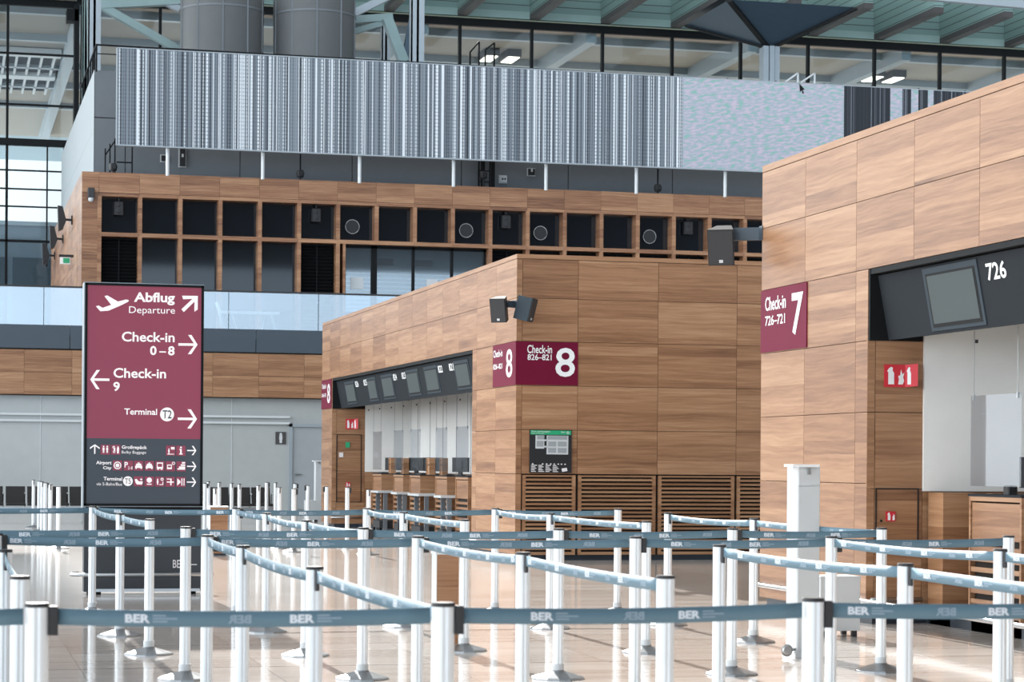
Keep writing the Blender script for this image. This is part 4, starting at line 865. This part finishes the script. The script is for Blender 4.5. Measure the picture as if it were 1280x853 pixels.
arrow(q, 118.3, 569.5, 6.0, -math.pi/2); arrow(q, 239.5, 569.5, 5.8, 0); arrow(q, 239.8, 589.3, 5.8, 0); arrow(q, 239.8, 609, 5.8, 0)
textY(q, 'Großgepäck', 152, 564.3, 183.5, 569.9, LY, 0.02); textY(q, 'Bulky Baggage', 152, 571, 182.5, 575.5, LY); textY(q, 'Airport', 120.3, 584, 139.5, 589.8, LY, 0.02); textY(q, 'City', 129, 590.8, 139.5, 595.6, LY, 0.02)
textY(q, 'Terminal', 129.8, 604, 153, 608.6, LY, 0.02); textY(q, 'via S-Bahn/Bus', 121, 611, 153, 614.8, LY); circY(q, 160.3, 609, 6.1, LY, 28); q.build('lettering', M['ledwhite'], dark)
q = MB(); textY(q, 'T5', 156.4, 605.6, 164, 612.4, LY-0.005); q.build('terminal_number', M['darkled'], dark)
tiles = [(131.5, 570), (144.5, 570), (213, 570), (226, 570)]+[(147, 589.5), (160.5, 589.5), (173.5, 589.5), (186.8, 589.5), (200, 589.5), (213, 589.5), (226.5, 589.5)]+[(173.5, 609), (187, 609), (200, 609), (213, 609), (226.5, 609)]
q = MB()
for x, y in tiles: q = MB(); polyY(q, [(x-5.8, y-6.2), (x+5.8, y-6.2), (x+5.8, y+6.2), (x-5.8, y+6.2)], LY); q.build('pictogram_tile', M['maroonled'], dark)
q = MB(); IY = LY-0.004
def R(x0, y0, x1, y1): polyY(q, [(x0, y0), (x1, y0), (x1, y1), (x0, y1)], IY)
def man(x, y, s=1.0): circY(q, x, y-3.9*s, 1.0*s, IY, 10); R(x-1.2*s, y-2.6*s, x+1.2*s, y+0.8*s); R(x-0.9*s, y+0.8*s, x-0.1*s, y+4*s); R(x+0.2*s, y+0.8*s, x+1.0*s, y+4*s)
def car(x, y): polyY(q, [(x-2.6, y-2.8), (x+2.6, y-2.8), (x+4.0, y+0.2), (x-4.0, y+0.2)], IY); R(x-4.4, y+0.4, x+4.4, y+2.8); R(x-4, y+2.8, x-2.4, y+4); R(x+2.4, y+2.8, x+4, y+4); R(x-1, y-4.2, x+1, y-3.1)
man(129.3, 570); man(133.8, 570)
circY(q, 142, 566.8, 1.6, IY, 10, 0.8); circY(q, 142.5, 572.5, 1.6, IY, 10, 0.8); R(142, 568, 144, 571); polyY(q, [(147.3, 565), (148.8, 568), (148.4, 574.5), (146.2, 574.5), (145.9, 568)], IY)
man(211, 571, 0.75); R(213.5, 565.5, 218, 568.5); R(209, 574, 217.5, 574.8); circY(q, 226, 565.8, 1.2, IY, 10); R(225, 567.8, 227, 573.5); R(223.8, 573.5, 228.2, 574.7); R(224, 567.8, 226, 568.8)
circY(q, 147, 589.5, 4.8, IY, 20, 3.6); circY(q, 147, 589.5, 2.4, IY, 16)
textY(q, 'P', 155.8, 585, 160, 592, IY, 0.02); textY(q, '2-8', 160, 590.5, 166, 594.2, IY); car(173.5, 589.5); car(186.8, 589.5)
R(196.2, 585, 203.8, 586.5); R(196.2, 586.5, 197.2, 590.5); R(202.8, 586.5, 203.8, 590.5); R(196.2, 590.5, 203.8, 593); R(197, 593, 198.6, 594.3); R(201.4, 593, 203, 594.3)
R(209, 587.5, 215, 588.7); R(209, 588.7, 210, 591); R(214, 588.7, 215, 591); R(209, 591, 215, 593.2); circY(q, 217, 585.8, 2.0, IY, 12, 1.2); R(224, 589.6, 231.5, 593.6); R(226, 587, 231.5, 588.8); R(227.5, 584, 231.5, 586); R(222, 592, 224, 593.6)
polyY(q, [(168.8, 606.5), (171, 606), (174, 609), (179, 609), (178, 613), (171.5, 613), (169.8, 610.5)], IY); R(176.5, 605, 177.3, 608); R(175.4, 606.1, 178.4, 606.9)
circY(q, 187, 607.3, 3.3, IY, 16); R(184, 611.8, 190, 613); man(197.5, 609.5, 0.85); circY(q, 203, 606, 1.9, IY, 12, 1.0); R(199.8, 612.3, 204.5, 613.2); R(203.6, 609, 204.5, 612.3)
R(209, 605, 214, 606.2); R(209, 608.6, 217.8, 610); R(213.3, 605, 214.9, 613.5); polyY(q, [(222, 604.5), (226, 608), (226, 610), (222, 613.5)], IY); R(227.2, 604.5, 228.4, 613.5); R(230, 604.5, 231, 613.5)
q.build('pictograms', M['ledwhite'], dark)

# ================================================================ BINS, DISPENSERS
def bin_(x, y, lab, h=0.74, w=0.26):
    o = thing('litter_bin', lab, 'bin', (x+w/2, y+w/2, 0), 'litter bins')
    q = MB(); q.box(x, x+w, y, y+0.02, 0.03, h-0.02, 0.6); q.box(x, x+w, y+w-0.02, y+w, 0.03, h-0.02, 0.4); q.box(x+w-0.02, x+w, y+0.02, y+w-0.02, 0.03, h-0.02, 0.2); q.build('timber_shell', M['wood'], o)
    q = MB(); q.box(x-0.005, x+0.0, y, y+w, 0.03, h-0.02); q.build('sunlit_side', M['palebox'], o)  # pale sheet paints the sunlight on the bin's left face
    q = MB(); q.box(x+0.02, x+w-0.02, y+0.02, y+w-0.02, 0, 0.03); q.build('foot', M['plinth'], o)
    q = MB(); t = 0.05
    q.box(x-0.01, x+w+0.01, y-0.01, y+t, h-0.02, h); q.box(x-0.01, x+w+0.01, y+w-t, y+w+0.01, h-0.02, h); q.box(x-0.01, x+t, y+t, y+w-t, h-0.02, h); q.box(x+w-t, x+w+0.01, y+t, y+w-t, h-0.02, h); q.build('rim', M['palebox'], o)
    q = MB(); q.box(x+0.02, x+w-0.02, y+0.02, y+w-0.02, h-0.2, h-0.12); q.build('liner', M['rubber'], o)
p = fl(264.5, 700.5); bin_(p[0], p[1], 'square wooden litter bin just right of the sign totem')
p = fl(549, 812); bin_(p[0], p[1], 'square wooden litter bin hidden behind the belts in the centre foreground', 0.74, 0.17)
def dispenser(x, y, lab, lab2):
    o = thing('hand_sanitiser_stand', lab, 'sanitiser stand', (x+0.1, y+0.1, 0))
    q = MB(); q.bbox(x, x+0.18, y, y+0.22, 0.0, 1.43, 0.006); q.build('column', M['palebox'], o)
    q = MB(); q.box(x-0.07, x+0.14, y-0.08, y+0.1, 1.415, 1.435); q.build('top_tray', M['white'], o)
    q = MB(); q.box(x+0.008, x+0.172, y-0.008, y, 1.28, 1.40); q.box(x+0.008, x+0.172, y-0.006, y, 0.05, 1.27); q.build('front_cover', M['palebox'], o)
    q = MB(); q.bar((x+0.08, y-0.03, 1.36), (x+0.08, y-0.03, 1.41), 0.02); q.build('nozzle', M['chrome'], o)
    q = MB(); q.bbox(x-0.02, x+0.20, y-0.02, y+0.24, 0.0, 0.04, 0.006); q.build('base', M['palebox'], o)
    q = MB(); q.tube([(x, y+0.05, 0.06), (x-0.05, y-0.03, 0.06), (x-0.11, y-0.08, 0.06)], 0.014); q.lathe(0, 0, [(0.03, 0), (0.045, 0.008), (0.03, 0.02)], 16)
    for i in range(len(q.v)-16*3-32, len(q.v)): v = q.v[i]; q.v[i] = (x-0.11+v[0], y-0.085-v[2], 0.062+v[1])
    q.build('foot_pedal', M['chrome'], o)
p = fl(999, 817); dispenser(p[0], p[1], 'slim pale grey hand sanitiser stand before the right kiosk', '')
p = fl(395, 655); dispenser(p[0], p[1], 'slim white hand sanitiser stand by the toilet door in the distance', '')
a = fl(1037, 792)
for nm, x, y, w, lab in (('waste_box', 7.05, 17.4, 0.36, 'low pale grey box standing behind the near hand sanitiser stand'), ('waste_box', fl(386, 657)[0], fl(386, 657)[1]+0.3, 0.3, 'low pale grey box beside the distant hand sanitiser stand')):
    o = thing(nm, lab, 'box', (x, y, 0)); q = MB(); q.bbox(x, x+w, y, y+0.3, 0.05, 0.50, 0.006); q.build('body', M['palebox'], o)
    q = MB(); q.bbox(x-0.004, x+w+0.004, y-0.004, y+0.304, 0.485, 0.505, 0.004); q.build('lid', M['palebox'], o)
    for fx_ in (x+0.02, x+w-0.06):
        for fy_ in (y+0.02, y+0.24): q = MB(); q.box(fx_, fx_+0.04, fy_, fy_+0.04, 0, 0.05); q.build('foot', M['rubber'], o)

# ================================================================ BELT POSTS
proto = thing('stanchion', 'proto', 'barrier post', (0, 0, 0), 'belt barrier posts')
q = MB(); NP = 24; prof = []
for k in range(NP):
    a_ = 2*math.pi*k/NP; prof.append((0.0355 if k % 6 else 0.0315, a_))
vs_, fs_ = [], []
for z in (0.03, 0.985):
    for r_, a_ in prof: vs_.append((r_*math.cos(a_), r_*math.sin(a_), z))
for k in range(NP): j = (k+1) % NP; fs_.append((k, j, NP+j, NP+k))
q.add(vs_, fs_, 0.5, False); q.build('post', M['post'], proto)
q = MB(); q.lathe(0, 0, [(0.037, 0.985), (0.0375, 0.992), (0.034, 0.998)], 24); q.build('cap', M['rubber'], proto)
q = MB(); q.lathe(0, 0, [(0.178, 0.0), (0.178, 0.010)], 14, False, False); q.lathe(0, 0, [(0.178, 0.010), (0.165, 0.016), (0.045, 0.052), (0.040, 0.06)], 14, False); q.build('foot_plate', M['footsteel'], proto)
q = MB(); q.lathe(0, 0, [(0.040, 0.055), (0.040, 0.10)], 20); q.build('collar', M['palebox'], proto)
first = [True]; BASE = list(proto.children)
def post(x, y, lab, clip=None, grp='belt barrier posts'):
    if first[0]: r_ = proto; first[0] = False
    else:
        r_ = proto.copy(); C.objects.link(r_)
        for ch in BASE: c = ch.copy(); C.objects.link(c); c.parent = r_
    r_.location = (x, y, 0); r_['label'] = lab; r_['group'] = grp
    if clip is not None:
        q = MB(); dx, dy = clip; q2 = 0.048
        cx_, cy_ = x+dx*q2, y+dy*q2
        w = (0.014, 0.024) if abs(dx) > 0.5 else (0.007, 0.014)
        if abs(dx) <= 0.5 and grp == 'belt barrier posts': cx_ += 0.006
        q.bbox(cx_-w[0], cx_+w[0], cy_-w[1], cy_+w[1], 0.90, 0.988, 0.003); q.build('belt_clip', M['rubber'], r_)
    return r_
BZ0, BZ1 = 0.932, 0.982
BW = text2d('BER', 0.04)
def belt(src, a, b, sag=0.012, phase=None):
    """retractable belt pulled out of post src from a to b (x, y)"""
    A = Vector((a[0], a[1], 0)); B_ = Vector((b[0], b[1], 0)); d = (B_-A); L = d.length; d.normalize(); nrm = Vector((d.y, -d.x, 0))
    if nrm.y > 0.3 or (abs(nrm.y) < 0.3 and nrm.x > 0): nrm = -nrm
    A = A+d*0.04; L -= 0.08; N = 14
    def zz(t): return -sag*4*(t/L)*(1-t/L)
    vs, fs = [], []
    for i in range(N+1):
        t = L*i/N; p = A+d*t
        for s_ in (-0.0012, 0.0012):
            for z in (BZ0, BZ1): vs.append(p+nrm*s_+Vector((0, 0, z+zz(t))))
    for i in range(N):
        k = 4*i; fs += [(k, k+4, k+5, k+1), (k+2, k+3, k+7, k+6), (k+1, k+5, k+7, k+3), (k, k+2, k+6, k+4)]
    fs += [(0, 1, 3, 2), (4*N, 4*N+2, 4*N+3, 4*N+1)]
    q = MB(); q.add(vs, fs, 0.5, True); bo = q.build('belt', M['belt'], src)
    # printing, read from the -Y / -X side, left to right
    left = d.cross(nrm).z > 0   # travelling direction seen from outside
    rd = d if (nrm.cross(Vector((0, 0, 1)))).dot(d) < 0 else -d
    S = A if rd.dot(d) > 0 else A+d*L
    wq, gq = MB(), MB(); ph = random.uniform(0.02, 0.25) if phase is None else phase
    def put(mbx, u0, w, z0, h, mirror, shape=None):
        V, Fc = shape or BW; out = []
        for x, y in V:
            u = u0+w*((1-x) if mirror else x); p = S+rd*u; t = (p-A).dot(d)
            out.append(p+nrm*0.0022+Vector((0, 0, z0+h*y+zz(max(0, min(L, t))))))
        mbx.add(out, [tuple(reversed(f)) for f in Fc] if mirror else Fc)
    u = ph; sq = ([(0, 0), (1, 0), (1, 1), (0, 1)], [(0, 1, 2, 3)])
    while u < L-0.14:
        put(wq, u, 0.075, BZ0+0.012, 0.026, False)
        for j, w_ in enumerate((0.045, 0.075, 0.04)): put(gq, u+0.083, w_ if u+0.083+w_ < L else 0.01, BZ0+0.014+0.009*j, 0.005, False, sq)
        if u+0.40 < L-0.08: put(gq, u+0.31, 0.072, BZ0+0.012, 0.026, True)
        u += 0.50
    if wq.v: wq.build('printing', M['beltprint'], bo)
    if gq.v: gq.build('faded_printing', M['beltghost'], bo)
    return bo
def G(px, py): p = fl(px, py, 1.0); return (p[0], p[1])
ordn = ['leftmost', 'second from left', 'third from left', 'fourth from left', 'fifth from left', 'rightmost']
rows = [
 ('nearest belt row', [(-0.95, 6.95), G(49, 762), G(556.6, 753.8), G(1019, 741), (4.15, 6.85)], [0, 1, 2, 3, 4]),
 ('lower middle belt row', [G(-3, 676), G(260.7, 674), G(524, 671.5), G(795.9, 668), G(1040.8, 664), G(1262.2, 660)], None),
 ('upper middle belt row', [(-0.65, 14.75), G(233.6, 664.3), G(455.5, 662), G(700, 659.5), G(917, 655.8), G(1103.4, 652.7)], None),
 ('farthest belt row', [(-0.9, 21.2), G(116.8, 640.4), G(296.2, 639.9), G(459.4, 637.6), G(620.2, 635.4), G(773.4, 633.9)], None)]
for ri, (rn, P, _) in enumerate(rows):
    objs = []; vis = 0
    for i, p in enumerate(P):
        off = (ri in (0, 2, 3) and i == 0) or (ri == 0 and i == 4)
        if off: lab = 'white belt post outside the left edge, end of the %s' % rn if i == 0 else 'white belt post beyond the right edge, end of the %s' % rn
        else:
            n_ = len(P)-(2 if ri == 0 else (1 if ri in (2, 3) else 0)); lab = 'white belt post, %s in the %s' % (['leftmost', 'second from left', 'third from left', 'fourth from left', 'fifth from left', 'sixth from left'][vis] if vis < n_-1 else 'rightmost', rn); vis += 1
        objs.append(post(p[0], p[1], lab, (1, 0) if i < len(P)-1 else None))
    for i in range(len(P)-1): belt(objs[i], P[i], P[i+1], 0.010)
# lanes running away from the viewpoint
lanes = [
 ([(0.29, 13.41), (0.28, 11.0), G(27.2, 728.6)], ['skip', 'white belt post outside the left edge, in the leftmost lane', 'white belt post at the lower left edge, just behind the bottom left one']),
 ([G(260.7, 674), G(305.3, 686.5), G(395.4, 711.5), G(556.6, 753.8)], ['skip', 'farther of two white belt posts left of centre in the falling belt', 'nearer of two white belt posts left of centre in the falling belt', 'skip']),
 ([G(524, 671.5), G(655.7, 689.7), G(834, 716)], ['skip', 'white belt post just right of the centre bin, in the sloping belt line', 'thick white belt post right of centre where the sloping belt ends']),
 ([G(901, 676.7), G(1133.8, 696.5), (4.15, 6.85)], ['white belt post before the right kiosk corner where the lower pale belt starts', 'white belt post before the fire sticker, midway on the lower pale belt', 'skip']),
 ([G(1040.8, 664), G(1252, 676.7), (5.40, 8.8)], ['skip', 'white belt post before the right kiosk desk, on the upper pale belt', 'white belt post beyond the right edge, end of the upper pale belt']),
 ([G(116.8, 640.4), G(151.4, 648.6), G(188.3, 655.3)], ['skip', 'white belt post in front of the sign totem, left of its middle', 'white belt post in front of the middle of the sign totem']),
 ([G(296.2, 639.9), G(334.5, 645.4), G(384, 653.9), G(455.5, 662)], ['skip', 'farther of two white belt posts right of the totem on a sloping belt', 'nearer of two white belt posts right of the totem on a sloping belt', 'skip']),
 ([G(459.4, 637.6), G(505.6, 641.8), G(582, 650.1)], ['skip', 'white belt post before the far desks, midway on a short pale belt', 'white belt post at the end of the pale belt before the middle kiosk']),
 ([G(620.2, 635.4), G(689.2, 640.7), G(809.3, 648.6)], ['skip', 'white belt post before the louvred base, left part, on a pale belt', 'white belt post before the louvred base where the pale belt ends']),
 ([G(836.2, 637.9), G(943.5, 643.3), G(1103.4, 652.7)], ['white belt post before the right part of the louvred base', 'white belt post at the far corner of the right kiosk', 'skip'])]
for P, L in lanes:
    objs = []
    for i, (p, l) in enumerate(zip(P, L)):
        if l == 'skip':
            ob = [o for o in bpy.data.objects if o.name.startswith('stanchion') and o.parent is None and (Vector((p[0], p[1]))-Vector((o.location.x, o.location.y))).length < 0.08]
            objs.append(ob[0])
        else: objs.append(post(p[0], p[1], l, (-0.05, -0.999) if i < len(P)-1 else None))
    for i in range(len(P)-1): belt(objs[i], P[i], P[i+1], 0.016 if (i+len(P)) % 2 else 0.009)
# belt-less posts in the distance
farL = sorted([(42.5, 608.8), (49.5, 610.3), (53.5, 611), (57.5, 612.2), (63.8, 614.2), (73.8, 616.3)])
farR = sorted([(256.7, 609.8), (261.3, 607.8), (269.7, 615.7), (274.7, 608.5), (290.3, 609), (300, 610.3), (323.7, 611.5), (333.8, 607.3), (345.2, 607.8), (350, 613.5), (368, 614.7), (369.4, 608.5), (385.4, 610.3), (408.7, 611.5), (434.9, 612.3), (461.6, 614.8)])
on = ['first', 'second', 'third', 'fourth', 'fifth', 'sixth', 'seventh', 'eighth', 'ninth', 'tenth', 'eleventh', 'twelfth', 'thirteenth', 'fourteenth', 'fifteenth', 'sixteenth']
for i, p in enumerate(farL): g = G(*p); post(g[0], g[1], 'distant beltless white post left of the totem, %s of six from left' % on[i], (1, 0) if i % 2 else (0, -1), 'distant posts without belts')
for i, p in enumerate(farR): g = G(*p); post(g[0], g[1], 'distant beltless white post right of the totem, %s of sixteen from left' % on[i], (1, 0) if i in (0, 7, 10, 11, 14) else (-1, 0) if i in (12, 13) else (0, -1), 'distant posts without belts')
